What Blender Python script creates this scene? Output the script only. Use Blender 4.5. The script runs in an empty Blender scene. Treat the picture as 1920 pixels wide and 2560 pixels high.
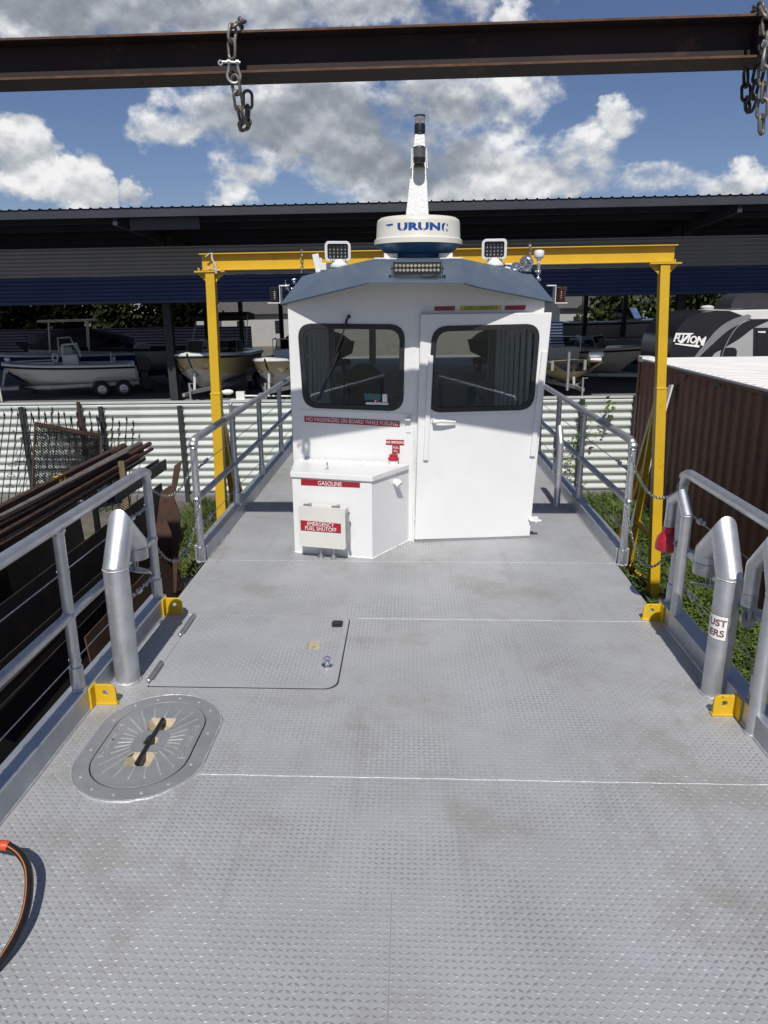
import bpy, math, random
import numpy as np
from mathutils import Vector, Matrix
from mathutils.geometry import tessellate_polygon
from mathutils.bvhtree import BVHTree
random.seed(7); rng = np.random.default_rng(7)
scn = bpy.context.scene; col = scn.collection
V = Vector; R = math.radians; PI = math.pi

# ------------------------------------------------------------------ camera (needed first: it also helps to read distances)
H = 2.0; FPX = 1821.0; PITCH, YAW, ROLL = .2808, .0344, -.0035
def basis():
    cp, sp = math.cos(PITCH), math.sin(PITCH)
    Z = Matrix.Rotation(YAW, 3, 'Z')
    f = Z @ V((0, cp, -sp)); u = Z @ V((0, sp, cp)); r = Z @ V((1, 0, 0))
    c, s = math.cos(ROLL), math.sin(ROLL)
    return c*r + s*u, -s*r + c*u, f
RT, UP, FW = basis(); CAM = V((0, 0, H))
def ray(x, y): return (x-960)/FPX*RT - (y-1280)/FPX*UP + FW
def aty(x, y, Y): d = ray(x, y); return CAM + d*(Y/d.y)
def atz(x, y, z=0.): d = ray(x, y); return CAM + d*((z-H)/d.z)
K = .0125                                   # the boat stands a little out of level: the yard tilts against its deck
BG = Matrix.Rotation(-K, 4, 'Y')
BGI = BG.inverted()
def bgy(x, y, Y): return BGI @ aty(x, y, Y)
def bgz(x, y, z=-1.6):
    o = BGI @ CAM; d = BGI.to_3x3() @ ray(x, y); return o + d*((z-o.z)/d.z)
cd = bpy.data.cameras.new("camera"); cam = bpy.data.objects.new("camera", cd); col.objects.link(cam)
m = Matrix((RT, UP, -FW)).transposed().to_4x4(); m.translation = CAM; cam.matrix_world = m
cd.sensor_fit = 'VERTICAL'; cd.sensor_height = 36; cd.lens = 36*FPX/2560; cd.clip_start = .05; cd.clip_end = 3000
scn.camera = cam

# ------------------------------------------------------------------ mesh helper
class MB:
    def __init__(s): s.v = []; s.f = []; s.m = []
    def add(s, vs, fs, mi=0):
        b = len(s.v); s.v += [tuple(q) for q in vs]; s.f += [tuple(i+b for i in f) for f in fs]; s.m += [mi]*len(fs); return s
    def box(s, a, b, mi=0, M=None):
        x0, y0, z0 = a; x1, y1, z1 = b
        vs = [V(q) for q in ((x0,y0,z0),(x1,y0,z0),(x1,y1,z0),(x0,y1,z0),(x0,y0,z1),(x1,y0,z1),(x1,y1,z1),(x0,y1,z1))]
        if M is not None: vs = [M @ q for q in vs]
        return s.add(vs, [(3,2,1,0),(4,5,6,7),(0,1,5,4),(1,2,6,5),(2,3,7,6),(3,0,4,7)], mi)
    def bar(s, p, q, w, h, up=(0,0,1), mi=0):
        p, q = V(p), V(q); d = (q-p).normalized(); up = V(up)
        if abs(d.dot(up)) > .98: up = V((0,1,0))
        a = d.cross(up).normalized()*w/2; b = a.cross(d).normalized()*h/2
        vs = [p-a-b, p+a-b, p+a+b, p-a+b, q-a-b, q+a-b, q+a+b, q-a+b]
        return s.add(vs, [(0,1,2,3),(7,6,5,4),(4,5,1,0),(5,6,2,1),(6,7,3,2),(7,4,0,3)], mi)
    def sweep(s, pts, r, n=12, closed=False, mi=0, caps=True):
        pts = [V(p) for p in pts]; N = len(pts); rs = r if isinstance(r, (list, tuple)) else [r]*N
        dirs = [(pts[(i+1) % N]-pts[i]).normalized() for i in range(N if closed else N-1)]
        d0 = dirs[0]; a = d0.orthogonal().normalized()
        if abs(d0.z) < .9: a = d0.cross(V((0,0,1))).normalized()
        vs = []; ang = [2*PI*k/n for k in range(n)]; prev = d0
        for i in range(N):
            din = dirs[i-1] if (i > 0 or closed) else dirs[0]
            dout = dirs[i] if i < len(dirs) else dirs[-1]
            if i > 0:
                q = prev.rotation_difference(din); a = q @ a; prev = din
            elif closed: 
                a = (a - din*a.dot(din)).normalized(); prev = din
            b = din.cross(a).normalized(); nn = din+dout
            for t in ang:
                o = (a*math.cos(t)+b*math.sin(t))*rs[i]
                den = din.dot(nn)
                o2 = o - din*(o.dot(nn)/den) if abs(den) > .3 else o
                vs.append(pts[i]+o2)
            q = din.rotation_difference(dout); a = q @ a; prev = dout
        fs = []
        for i in range(N if closed else N-1):
            j = (i+1) % N
            off = 0
            if closed and j == 0:
                best = min(range(n), key=lambda k: (vs[k]-vs[i*n]).length); off = best
            for k in range(n):
                k2 = (k+1) % n
                fs.append((i*n+k, i*n+k2, j*n+(k2+off) % n, j*n+(k+off) % n))
        if caps and not closed: fs += [tuple(range(n))[::-1], tuple((N-1)*n+k for k in range(n))]
        return s.add(vs, fs, mi)
    def cyl(s, p, q, r, r2=None, n=16, mi=0): return s.sweep([p, q], [r, r if r2 is None else r2], n, mi=mi)
    def lathe(s, prof, M=None, n=32, mi=0, arc=1.0):
        vs = []; N = len(prof)
        for k in range(n):
            t = 2*PI*k/n
            for r, z in prof: vs.append(V((r*math.cos(t), r*math.sin(t), z)))
        if M is not None: vs = [M @ q for q in vs]
        fs = [(k*N+i, ((k+1) % n)*N+i, ((k+1) % n)*N+i+1, k*N+i+1) for k in range(n) for i in range(N-1)]
        return s.add(vs, fs, mi)
    def prism(s, poly, O, X, Y, d, mi=0, holes=(), M=None):
        """flat outline poly (and holes) in the plane O+X*a+Y*b, given thickness d along X x Y"""
        O, X, Y = V(O), V(X), V(Y); nrm = X.cross(Y).normalized()
        loops = [list(poly)]+[list(h) for h in holes]
        if len(loops) == 2 and len(loops[0]) < 24:
            L = loops[0]; kk = max(3, 96//len(L)); loops[0] = [(L[i][0]+(L[(i+1) % len(L)][0]-L[i][0])*j/kk, L[i][1]+(L[(i+1) % len(L)][1]-L[i][1])*j/kk) for i in range(len(L)) for j in range(kk)]
        flat = [p for L in loops for p in L]; n = len(flat)
        if len(loops) == 2:
            hx = sum(p[0] for p in loops[1])/len(loops[1]); hy = sum(p[1] for p in loops[1])/len(loops[1]); n0 = len(loops[0])
            ang = lambda i: math.atan2(flat[i][1]-hy, flat[i][0]-hx)
            a_ = sorted(range(n0), key=ang); c_ = sorted(range(n0, n), key=ang); tris = []; i = j = 0
            while i < len(a_) or j < len(c_):
                na = ang(a_[(i+1) % len(a_)])+(2*PI if i+1 >= len(a_) else 0); nc = ang(c_[(j+1) % len(c_)])+(2*PI if j+1 >= len(c_) else 0)
                if j >= len(c_) or (i < len(a_) and na <= nc): tris.append((a_[i % len(a_)], a_[(i+1) % len(a_)], c_[j % len(c_)])); i += 1
                else: tris.append((a_[i % len(a_)], c_[(j+1) % len(c_)], c_[j % len(c_)])); j += 1
        else: tris = tessellate_polygon([[V((p[0], p[1], 0)) for p in L] for L in loops])
        vs = [O+X*p[0]+Y*p[1] for p in flat]; vs += [q+nrm*d for q in vs]
        fs = []
        for t in tris:
            p0, p1, p2 = (V(flat[i]) for i in t)
            cr = (p1-p0).x*(p2-p0).y-(p1-p0).y*(p2-p0).x
            t = tuple(t) if cr > 0 else tuple(t)[::-1]
            fs.append(tuple(i+n for i in t)); fs.append(t[::-1])
        b = 0
        for L in loops:
            k = len(L); ar = sum(L[i][0]*L[(i+1) % k][1]-L[(i+1) % k][0]*L[i][1] for i in range(k))
            if (L is not loops[0]): ar = -ar
            for i in range(k):
                i0, i1 = b+i, b+(i+1) % k
                fs.append((i0, i1, i1+n, i0+n) if ar > 0 else (i1, i0, i0+n, i1+n))
            b += k
        return s.add(vs, fs, mi)
    def sphere(s, c, r, mi=0, n=12, m=8, sc=(1,1,1)):
        c = V(c); prof = []
        vs = [c+V((0,0,-r*sc[2]))]
        for i in range(1, m):
            t = -PI/2+PI*i/m
            for k in range(n):
                p = 2*PI*k/n; vs.append(c+V((r*sc[0]*math.cos(t)*math.cos(p), r*sc[1]*math.cos(t)*math.sin(p), r*sc[2]*math.sin(t))))
        vs.append(c+V((0,0,r*sc[2]))); e = len(vs)-1
        fs = [(0, 1+(k+1) % n, 1+k) for k in range(n)]
        for i in range(m-2):
            for k in range(n):
                a = 1+i*n; fs.append((a+k, a+(k+1) % n, a+n+(k+1) % n, a+n+k))
        a = 1+(m-2)*n; fs += [(a+k, a+(k+1) % n, e) for k in range(n)]
        return s.add(vs, fs, mi)
    def o(s, name, mats, parent=None, bevel=0, sharp=35, M=None, solid=0):
        me = bpy.data.meshes.new(name); vs = s.v
        if M is not None: vs = [tuple(M @ V(q)) for q in vs]
        me.from_pydata(vs, [], s.f)
        for mm in (mats if isinstance(mats, (list, tuple)) else [mats]): me.materials.append(mm)
        me.polygons.foreach_set('material_index', s.m)
        me.polygons.foreach_set('use_smooth', [sharp > 0]*len(s.f))
        if sharp > 0: me.set_sharp_from_angle(angle=R(sharp))
        me.update()
        ob = bpy.data.objects.new(name, me); col.objects.link(ob)
        if parent: ob.parent = parent
        if solid:
            k = ob.modifiers.new('solid', 'SOLIDIFY'); k.thickness = solid; k.offset = -1
        if bevel:
            k = ob.modifiers.new('bevel', 'BEVEL'); k.width = bevel; k.segments = 2; k.limit_method = 'ANGLE'; k.angle_limit = R(40); k.harden_normals = True
        return ob
def tag(o, label=None, cat=None, group=None, kind=None):
    for k, q in (('label', label), ('category', cat), ('group', group), ('kind', kind)):
        if q: o[k] = q
    return o
def thing(name, label, cat, loc=(0,0,0), rz=0, group=None, bg=False):
    o = bpy.data.objects.new(name, None); col.objects.link(o); o.empty_display_size = .1
    Mx = Matrix.Translation(V(loc)) @ Matrix.Rotation(rz, 4, 'Z')
    o.matrix_world = (BG @ Mx) if bg else Mx
    return tag(o, label, cat, group)
def solo(mb, name, mats, label, cat, loc=(0,0,0), group=None, bg=False, **kw):
    """a thing that is one mesh; mb is in yard or boat coordinates, origin moved to loc"""
    L = V(loc); ob = mb.o(name, mats, None, M=Matrix.Translation(-L), **kw)
    Mx = Matrix.Translation(L); ob.matrix_world = (BG @ Mx) if bg else Mx
    return tag(ob, label, cat, group)
def struct(mb, name, mats, bg=False, **kw):
    ob = mb.o(name, mats, None, **kw)
    if bg: ob.matrix_world = BG
    return tag(ob, kind='structure')
def dup(o, parent=None):
    c = o.copy(); col.objects.link(c)
    if parent: c.parent = parent
    for ch in list(o.children): dup(ch, c)
    return c
def rrect(x0, x1, y0, y1, r, n=6):
    out = []
    for cx, cy, a in ((x1-r,y1-r,0),(x0+r,y1-r,90),(x0+r,y0+r,180),(x1-r,y0+r,270)):
        for k in range(n+1):
            t = R(a+90*k/n); out.append((cx+r*math.cos(t), cy+r*math.sin(t)))
    return out
def rquad(P, r, n=6):
    """four corners (ccw) rounded with radius r"""
    out = []
    for i in range(4):
        p, a, b = V(P[i]), V(P[i-1]), V(P[(i+1) % 4]); u, w = (a-p).normalized(), (b-p).normalized()
        A, B = p+u*r, p+w*r
        for k in range(n+1):
            t = k/n; s = (1-t)**2; out.append(tuple(A*s+p*(2*t*(1-t))*.9+p*0+B*t*t+(A+B)*.5*(2*t*(1-t))*.1))
    return out
def circ(cx, cy, r, n=20): return [(cx+r*math.cos(2*PI*k/n), cy+r*math.sin(2*PI*k/n)) for k in range(n)]
def text(s, size, offset=0., shear=0., spacing=1., ext=.0008):
    c = bpy.data.curves.new('t', 'FONT'); c.body = s; c.size = size; c.align_x = 'CENTER'; c.align_y = 'CENTER'
    c.extrude = ext; c.offset = offset; c.shear = shear; c.space_character = spacing; c.resolution_u = 3; c.space_line = .85
    ob = bpy.data.objects.new('t', c); col.objects.link(ob); bpy.context.view_layer.update()
    dg = bpy.context.evaluated_depsgraph_get(); me = bpy.data.meshes.new_from_object(ob.evaluated_get(dg))
    vs = [q.co.copy() for q in me.vertices]; fs = [tuple(p.vertices) for p in me.polygons]
    bpy.data.objects.remove(ob); bpy.data.curves.remove(c); bpy.data.meshes.remove(me); return vs, fs
def put(vs, O, X, Y, off=.0015, sx=1.):
    O, X, Y = V(O), V(X).normalized(), V(Y).normalized(); n = X.cross(Y)
    return [O+X*q.x*sx+Y*q.y+n*(q.z+off) for q in vs]

# ------------------------------------------------------------------ materials
def mat(name, c, rough=.5, metal=0., var=.12, vs=4., bump=0., bs=60., stain=None, c2=None, spec=.5, streak=None, rv=0., tw=0.):
    m = bpy.data.materials.new(name); m.use_nodes = True; nt = m.node_tree; N = nt.nodes; L = nt.links
    p = N['Principled BSDF']; p.inputs['Roughness'].default_value = rough; p.inputs['Metallic'].default_value = metal
    p.inputs['Specular IOR Level'].default_value = spec
    if tw: p.inputs['Transmission Weight'].default_value = tw
    tc = N.new('ShaderNodeTexCoord')
    def noise(sc, det=6, stretch=None, rough=.6):
        n = N.new('ShaderNodeTexNoise'); n.inputs['Scale'].default_value = sc; n.inputs['Detail'].default_value = det; n.inputs['Roughness'].default_value = rough
        if stretch:
            mp = N.new('ShaderNodeMapping'); mp.inputs['Scale'].default_value = stretch; L.new(tc.outputs['Object'], mp.inputs[0]); L.new(mp.outputs[0], n.inputs['Vector'])
        else: L.new(tc.outputs['Object'], n.inputs['Vector'])
        return n.outputs['Fac']
    def ramp(sock, a, b):
        r = N.new('ShaderNodeMapRange'); r.inputs[1].default_value = a; r.inputs[2].default_value = b; L.new(sock, r.inputs[0]); r.interpolation_type = 'SMOOTHSTEP'; return r.outputs[0]
    def mix(f, A, B, fac=1.):
        x = N.new('ShaderNodeMix'); x.data_type = 'RGBA'
        if f is None: x.inputs[0].default_value = fac
        else:
            if fac != 1.:
                mu = N.new('ShaderNodeMath'); mu.operation = 'MULTIPLY'; mu.inputs[1].default_value = fac; L.new(f, mu.inputs[0]); f = mu.outputs[0]
            L.new(f, x.inputs[0])
        for k, q in ((6, A), (7, B)):
            if isinstance(q, tuple): x.inputs[k].default_value = (*q, 1)
            else: L.new(q, x.inputs[k])
        return x.outputs[2]
    lo = tuple(max(0, q*(1-var)) for q in c); hi = c2 or tuple(min(1, q*(1+var)) for q in c)
    C = mix(ramp(noise(vs), .3, .7), lo, hi)
    if streak: C = mix(ramp(noise(streak[1], 5, streak[3]), streak[2], streak[2]+.18), C, streak[0], streak[4])
    for st in (stain or []):
        sc, s_scale, th, amt = st[:4]; C = mix(ramp(noise(s_scale, 8, None, .7), th, th+.12), C, sc, amt)
    L.new(C, p.inputs['Base Color'])
    if rv: 
        r = N.new('ShaderNodeMapRange'); L.new(noise(vs*3), r.inputs[0]); r.inputs[3].default_value = max(.02, rough-rv); r.inputs[4].default_value = min(1, rough+rv); L.new(r.outputs[0], p.inputs['Roughness'])
    if bump:
        b = N.new('ShaderNodeBump'); b.inputs['Strength'].default_value = 1; b.inputs['Distance'].default_value = bump; L.new(noise(bs, 3), b.inputs['Height']); L.new(b.outputs[0], p.inputs['Normal'])
    return m
def glassmat(name, tint, ior=1.6):
    m = bpy.data.materials.new(name); m.use_nodes = True; nt = m.node_tree; N = nt.nodes; L = nt.links
    N.remove(N['Principled BSDF']); out = N['Material Output']
    t = N.new('ShaderNodeBsdfTransparent'); t.inputs[0].default_value = (*tint, 1)
    g = N.new('ShaderNodeBsdfGlossy'); g.inputs['Roughness'].default_value = .03; g.inputs[0].default_value = (.95,.97,1,1)
    f = N.new('ShaderNodeFresnel'); f.inputs[0].default_value = ior
    x = N.new('ShaderNodeMixShader'); L.new(f.outputs[0], x.inputs[0]); L.new(t.outputs[0], x.inputs[1]); L.new(g.outputs[0], x.inputs[2]); L.new(x.outputs[0], out.inputs[0]); return m
A = {}
A['alu'] = mat('aluminium pipe', (.52,.53,.55), .46, .8, .1, 9, .0006, 90, rv=.1, stain=[((.42,.43,.44), 14, .55, .5)])
A['aluw'] = mat('aluminium weld', (.50,.51,.52), .5, .5, .15, 40, .003, 120)
A['plate'] = mat('diamond plate', (.395,.40,.405), .52, .2, .07, 1.6, .0004, 140, rv=.08,
    stain=[((.275,.255,.205), 1.15, .51, .55), ((.43,.46,.50), 1.7, .56, .5), ((.24,.225,.19), 5, .62, .45), ((.62,.64,.66), 5, .76, .5)], streak=((.31,.312,.315), 1.2, .54, (9,.5,1), .55))
A['platel'] = mat('diamond plate lid', (.40,.405,.415), .5, .2, .07, 2.1, .0004, 140, rv=.08, stain=[((.26,.25,.23), 3, .6, .5), ((.47,.50,.52), 2.6, .62, .4)])
A['lug'] = mat('shade toned worn lugs', (.29,.295,.30), .48, .25, .2, 1.9, c2=(.375,.38,.385), stain=[((.19,.19,.185), 2.6, .56, .6)])  # darker than the plate to paint the lugs' shaded sides; patches follow wear
A['cast'] = mat('cast hatch grey', (.30,.31,.32), .5, .4, .1, 6, .0006, 160, rv=.1, stain=[((.25,.24,.205), 6, .55, .5)])
A['castl'] = mat('worn raised cast', (.50,.50,.47), .4, .5, .12, 20)
A['tan'] = mat('dusty casting recess', (.42,.36,.25), .8, 0, .2, 25)
A['kerb'] = mat('aluminium kerb', (.47,.49,.52), .45, .7, .12, 3, .0005, 80, rv=.1, stain=[((.36,.33,.27), 5, .62, .6), ((.6,.62,.65), 9, .6, .3)])
A['white'] = mat('white paint', (.70,.70,.69),   .33, 0, .03, 2, .0016, 14, stain=[((.56,.56,.54), 3.1, .60, .4), ((.5,.48,.43), 17, .76, .4)], rv=.08)
A['whitel'] = mat('lumpy white paint', (.72,.72,.71), .22, 0, .03, 2, .006, 45)
A['bead'] = mat('white paint bead', (.72,.72,.71), .4, 0, .05, 12, .004, 90)
A['roof'] = mat('blue grey roof paint', (.085,.113,.15), .42, 0, .06, 3, .0006, 40, stain=[((.06,.085,.115), 4, .62, .5)])
A['black'] = mat('black plastic', (.012,.012,.014), .4, 0, .2, 10)
A['rubber'] = mat('black rubber', (.014,.014,.016), .5, 0, .2, 20)
A['red'] = mat('red sign', (.30,.012,.028), .35, 0, .06, 8)
A['redcap'] = mat('red plastic', (.36,.012,.028), .38, 0, .08, 9)
A['yelsign'] = mat('yellow sign', (.46,.42,.04), .4, 0, .05, 9)
A['ltr'] = mat('white lettering', (.82,.80,.78), .5, 0, .02, 8)
A['ltrb'] = mat('black lettering', (.02,.02,.02), .5, 0, .02, 8)
A['ltrblue'] = mat('blue lettering', (.012,.065,.28), .4, 0, .06, 30)
A['ltrbrown'] = mat('faded brown lettering', (.17,.09,.07), .5, 0, .05, 30)
A['dome'] = mat('cream radome', (.62,.60,.53), .4, 0, .03, 4, stain=[((.6,.58,.52), 9, .68, .5)])
A['radblue'] = mat('blue radome base', (.02,.085,.18), .4, 0, .08, 8)
A['encl'] = mat('grey enclosure', (.60,.59,.55), .45, 0, .04, 6, stain=[((.45,.44,.4), 8, .68, .4)])
A['chrome'] = mat('chrome', (.75,.75,.76), .15, 1, .05, 9)
A['steel'] = mat('galvanised steel', (.42,.43,.44), .42, .85, .15, 30, .001, 150)
A['lens'] = mat('lamp lens', (.32,.31,.27), .12, .2, .1, 20, spec=.8)
A['ledy'] = mat('lamp reflector', (.55,.53,.42), .25, .7, .1, 30)
A['navglass'] = mat('smoked lamp glass', (.12,.12,.11), .12, 0, .1, 20, spec=.9, tw=.3)
A['navclear'] = mat('clear lamp glass', (.55,.56,.55), .1, 0, .1, 20, spec=.9, tw=.7)
A['redlens'] = mat('red lamp glass', (.05,.010,.010), .15, 0, .1, 20, spec=.8)
A['yel'] = mat('yellow paint', (.60,.37,.016), .38, 0, .05, 3, .0008, 30, stain=[((.45,.26,.012), 5, .58, .5), ((.16,.07,.02), 9, .70, .7)])
A['yellug'] = mat('yellow lug paint', (.62,.39,.012), .4, 0, .06, 6, .001, 60, stain=[((.3,.14,.02), 22, .70, .7)])
A['rustbeam'] = mat('dark rusty beam', (.024,.014,.013), .75, .1, .25, 2, .001, 60, stain=[((.085,.04,.025), 5, .56, .7)], streak=((.06,.03,.022), 2, .55, (1,1,8), .5))
A['rustedge'] = mat('rusty flange edge', (.105,.048,.025), .85, 0, .3, 12, .002, 70, stain=[((.05,.028,.02), 9, .5, .7)])
A['chainrust'] = mat('weathered chain', (.17,.15,.13), .5, .6, .25, 20, .001, 90, stain=[((.16,.075,.04), 14, .6, .6)])
A['chaindk'] = mat('dark chain', (.06,.05,.045), .55, .5, .25, 20, .001, 90)
A['galv'] = mat('galvanised shackle', (.30,.31,.30), .42, .8, .12, 25, .0008, 90, stain=[((.25,.2,.15), 20, .6, .6)])
A['hose'] = mat('black hose', (.012,.012,.013), .32, 0, .2, 30)
A['hosest'] = mat('orange stripe', (.55,.17,.03), .5)
A['sleeve'] = mat('orange red sleeve', (.55,.075,.025), .35)
A['glass'] = glassmat('cabin glass', (.86,.90,.89), 1.46)
A['glassb'] = glassmat('boat windscreen', (.30,.34,.34), 1.5)
A['inner'] = mat('cabin lining', (.30,.30,.31), .6, 0, .05, 5)
A['sole'] = mat('cabin sole', (.22,.22,.225), .6, 0, .08, 8)
A['fence'] = mat('corrugated steel fence', (.52,.55,.52), .45, .1, .05, 1.5, stain=[((.42,.43,.4), 2.6, .63, .4)], streak=((.42,.42,.38), 3, .6, (3,1,.4), .4))
A['post'] = mat('dark steel post', (.035,.042,.042), .6, .3, .2, 6)
A['pipe'] = mat('rusty pipe', (.055,.027,.018), .8, .1, .35, 4, .0015, 40, stain=[((.15,.08,.045), 6, .55, .6), ((.03,.018,.014), 9, .55, .6)], streak=((.13,.10,.08), 3, .6, (1,.3,1), .4))
A['pipeg'] = mat('weathered grey pipe', (.16,.145,.13), .7, .2, .2, 5, .001, 50, stain=[((.11,.055,.03), 4, .52, .8)])
A['pipeb'] = mat('blue grey conduit', (.22,.27,.33), .5, .3, .1, 5)
A['scrap'] = mat('dark steel plate', (.032,.026,.025), .7, .2, .3, 2.5, .0008, 40, stain=[((.07,.035,.024), 2.2, .52, .7), ((.1,.085,.075), 6, .66, .5)])
A['scrapr'] = mat('brown rusted plate', (.075,.038,.026), .8, .1, .3, 3, .001, 40, stain=[((.03,.02,.018), 4, .52, .6)])
A['scrapg'] = mat('grey steel section', (.10,.10,.105), .6, .4, .2, 4)
A['wood'] = mat('old timber', (.16,.115,.07), .85, 0, .25, 6, .001, 80)
A['iron'] = mat('black wrought iron', (.012,.012,.014), .55, .3, .2, 9, stain=[((.06,.03,.02), 9, .62, .5)])
A['cont'] = mat('red brown container', (.20,.078,.048), .62, 0, .14, 1.2, .001, 30, stain=[((.12,.05,.036), 1.6, .52, .7), ((.17,.085,.06), 3.5, .64, .5)], streak=((.09,.045,.034), 3, .5, (2.5,2.5,.18), .5))
A['contr'] = mat('white container roof', (.66,.645,.61), .5, 0, .05, 2, stain=[((.6,.55,.48), 3, .64, .5)])
A['ground'] = mat('yard soil', (.115,.10,.08), .95, 0, .3, 2, .01, 30, stain=[((.06,.085,.03), 1.2, .5, .8)])
A['conc'] = mat('concrete apron', (.17,.165,.16), .85, 0, .12, .6, .001, 40, stain=[((.15,.145,.14), .7, .55, .6)])
A['grass'] = mat('grass blades', (.060,.105,.022), .6, 0, .5, 1.3, c2=(.13,.17,.04))
A['weed'] = mat('weed leaves', (.05,.105,.018), .5, 0, .45, 2.2, c2=(.12,.18,.035))
A['vine'] = mat('vine leaves', (.07,.15,.02), .5, 0, .4, 9, c2=(.16,.26,.04))
A['leafshade'] = mat('shade darkened leaves', (.003,.005,.002), .8, 0, .5, .9, c2=(.008,.011,.004), spec=.0)  # leaf colour lowered to near black: shade of the far trees painted in
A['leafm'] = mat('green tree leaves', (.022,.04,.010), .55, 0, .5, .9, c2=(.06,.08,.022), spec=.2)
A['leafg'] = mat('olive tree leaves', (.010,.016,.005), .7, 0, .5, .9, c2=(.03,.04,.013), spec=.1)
A['bark'] = mat('bark', (.07,.055,.04), .9, 0, .3, 6)
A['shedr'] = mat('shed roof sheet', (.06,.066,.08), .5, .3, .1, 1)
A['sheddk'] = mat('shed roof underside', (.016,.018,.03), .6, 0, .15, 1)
A['shedtrim'] = mat('shed eave trim', (.040,.044,.055), .5, .2, .1, 1, streak=((.028,.03,.038), 2, .55, (2,1,.3), .5))
A['beige'] = mat('beige wall sheet', (.215,.205,.19), .5, 0, .06, .8)
A['blue'] = mat('blue wall sheet', (.014,.032,.095), .45, 0, .1, .8)
A['gel'] = mat('white gelcoat', (.74,.74,.71), .2, 0, .03, 3)
A['gelg'] = mat('off white hull', (.55,.54,.50), .25, 0, .04, 3)
A['geltan'] = mat('tan gelcoat', (.50,.40,.22), .22, 0, .05, 3)
A['gelcream'] = mat('cream gelcoat', (.56,.52,.40), .25, 0, .05, 3)
A['gelblue'] = mat('blue gelcoat', (.012,.03,.13), .2, 0, .05, 3)
A['seat'] = mat('maroon seat', (.06,.02,.02), .6)
A['cover'] = mat('dark boat cover', (.02,.021,.026), .8, 0, .2, 3, .004, 6)
A['coverg'] = mat('grey tarpaulin', (.16,.16,.19), .7, 0, .2, 3, .01, 5)
A['trail'] = mat('galvanised trailer', (.36,.36,.35), .5, .5, .12, 6)
A['trailw'] = mat('white trailer paint', (.6,.6,.57), .4, 0, .06, 4)
A['tyre'] = mat('tyre', (.018,.018,.018), .8, 0, .2, 12)
A['rim'] = mat('wheel rim', (.5,.5,.5), .3, .8, .05, 9)
A['obgrey'] = mat('grey outboard cowl', (.30,.29,.28), .3, 0, .05, 4)
A['rvd'] = mat('dark front cap', (.016,.016,.021), .22, 0, .1, 1.5)
A['rvb'] = mat('grey beige side', (.36,.36,.35), .35, 0, .04, 2)
A['rvg'] = mat('silver swoosh', (.24,.24,.245), .3, .2, .05, 3)
A['shadefence'] = mat('shade darkened sheet fence', (.006,.008,.014), .8, 0, .2, 1, spec=.1)  # near black colour stands in for the shade at the back left
A['house'] = mat('white siding', (.34,.335,.32), .6, 0, .05, 1)
A['houser'] = mat('grey shingles', (.07,.066,.063), .85, 0, .2, 5)
A['seatcloth'] = mat('dark seat cloth', (.045,.04,.038), .8, 0, .3, 60)
A['sticker'] = mat('white sticker', (.7,.72,.72), .5)
A['teal'] = mat('teal sticker', (.03,.12,.12), .5)
A['strip'] = mat('dirty white strip', (.5,.5,.48), .6)
# ================================================================== THE WORKBOAT
X0, X1 = -1.62, 1.65; DY0, DY1 = -4.5, 10.6
boat = thing('workboat', 'white and bare aluminium workboat with a small wheelhouse and a diamond plate deck', 'workboat')
HX0, HX1, HY0, HY1 = -1.40, -.38, 3.49, 4.42                    # deck hatch
OC, OA, OB_ = (-1.21, 2.97), .29, .425                          # manhole: centre, half width, half length
LC = V((.035, 6.03)); FA = .155                                 # wheelhouse front: the seam and how fast both halves fall back
def fy(x): return LC.y + FA*abs(x-LC.x)
BOXP = [(-.94, 5.706), (-.287, 5.56), (.005, 6.03), (-.97, 6.19)]
def in_obround(x, y, g=0.):
    a, b = OA+g, OB_+g; dy = np.maximum(np.abs(y-OC[1])-(b-a), 0); return (x-OC[0])**2+dy**2 < a*a
def lugs(x0, x1, y0, y1, keep):
    s = .0242; xs = np.arange(x0+.012, x1-.01, s); ys = np.arange(y0+.012, y1-.01, s)
    gx, gy = np.meshgrid(xs, ys); ix, iy = np.meshgrid(np.arange(len(xs)), np.arange(len(ys)))
    x, y, par = gx.ravel(), gy.ravel(), ((ix+iy) % 2).ravel(); k = keep(x, y); x, y, par = x[k], y[k], par[k]
    x = x+rng.normal(0, .0006, x.size); y = y+rng.normal(0, .0006, y.size)
    t = np.where(par == 0, R(38), R(142))+rng.normal(0, .03, x.size)
    Lg, W, h = .0300, .0108, .0016*(.75+.5*rng.random(x.size))
    loc = np.array([(-Lg/2,0,0),(0,-W/2,0),(Lg/2,0,0),(0,W/2,0),(-Lg*.22,0,1),(Lg*.22,0,1)])
    c, sn = np.cos(t)[:,None], np.sin(t)[:,None]
    px = x[:,None]+c*loc[:,0]-sn*loc[:,1]; py = y[:,None]+sn*loc[:,0]+c*loc[:,1]; pz = h[:,None]*loc[:,2][None,:]-.0002*(1-loc[:,2])[None,:]
    vs = np.stack([px, py, pz], 2).reshape(-1, 3)
    fl = np.array([(0,1,4),(1,5,4),(1,2,5),(2,3,5),(3,4,5),(3,0,4)])
    fs = (np.arange(x.size)[:,None,None]*6+fl[None]).reshape(-1, 3)
    return vs, fs
def in_box(x, y):
    k = np.zeros(x.shape, bool)
    k |= (x > -1.0) & (x < 1.1) & (y > LC.y+FA*np.abs(x-LC.x)-.02)
    k |= (x > -.96) & (x < .0) & (y > 5.7-.22*(x+.94)) & (y > 5.56+1.6*(x+.287))
    return k
def obround(a, b, n=16):
    return [(OC[0]+a*math.cos(t), OC[1]+(b-a)+a*math.sin(t)) for t in np.linspace(0, PI, n)]+[(OC[0]+a*math.cos(t), OC[1]-(b-a)+a*math.sin(t)) for t in np.linspace(PI, 2*PI, n)]
dm = MB()
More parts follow.
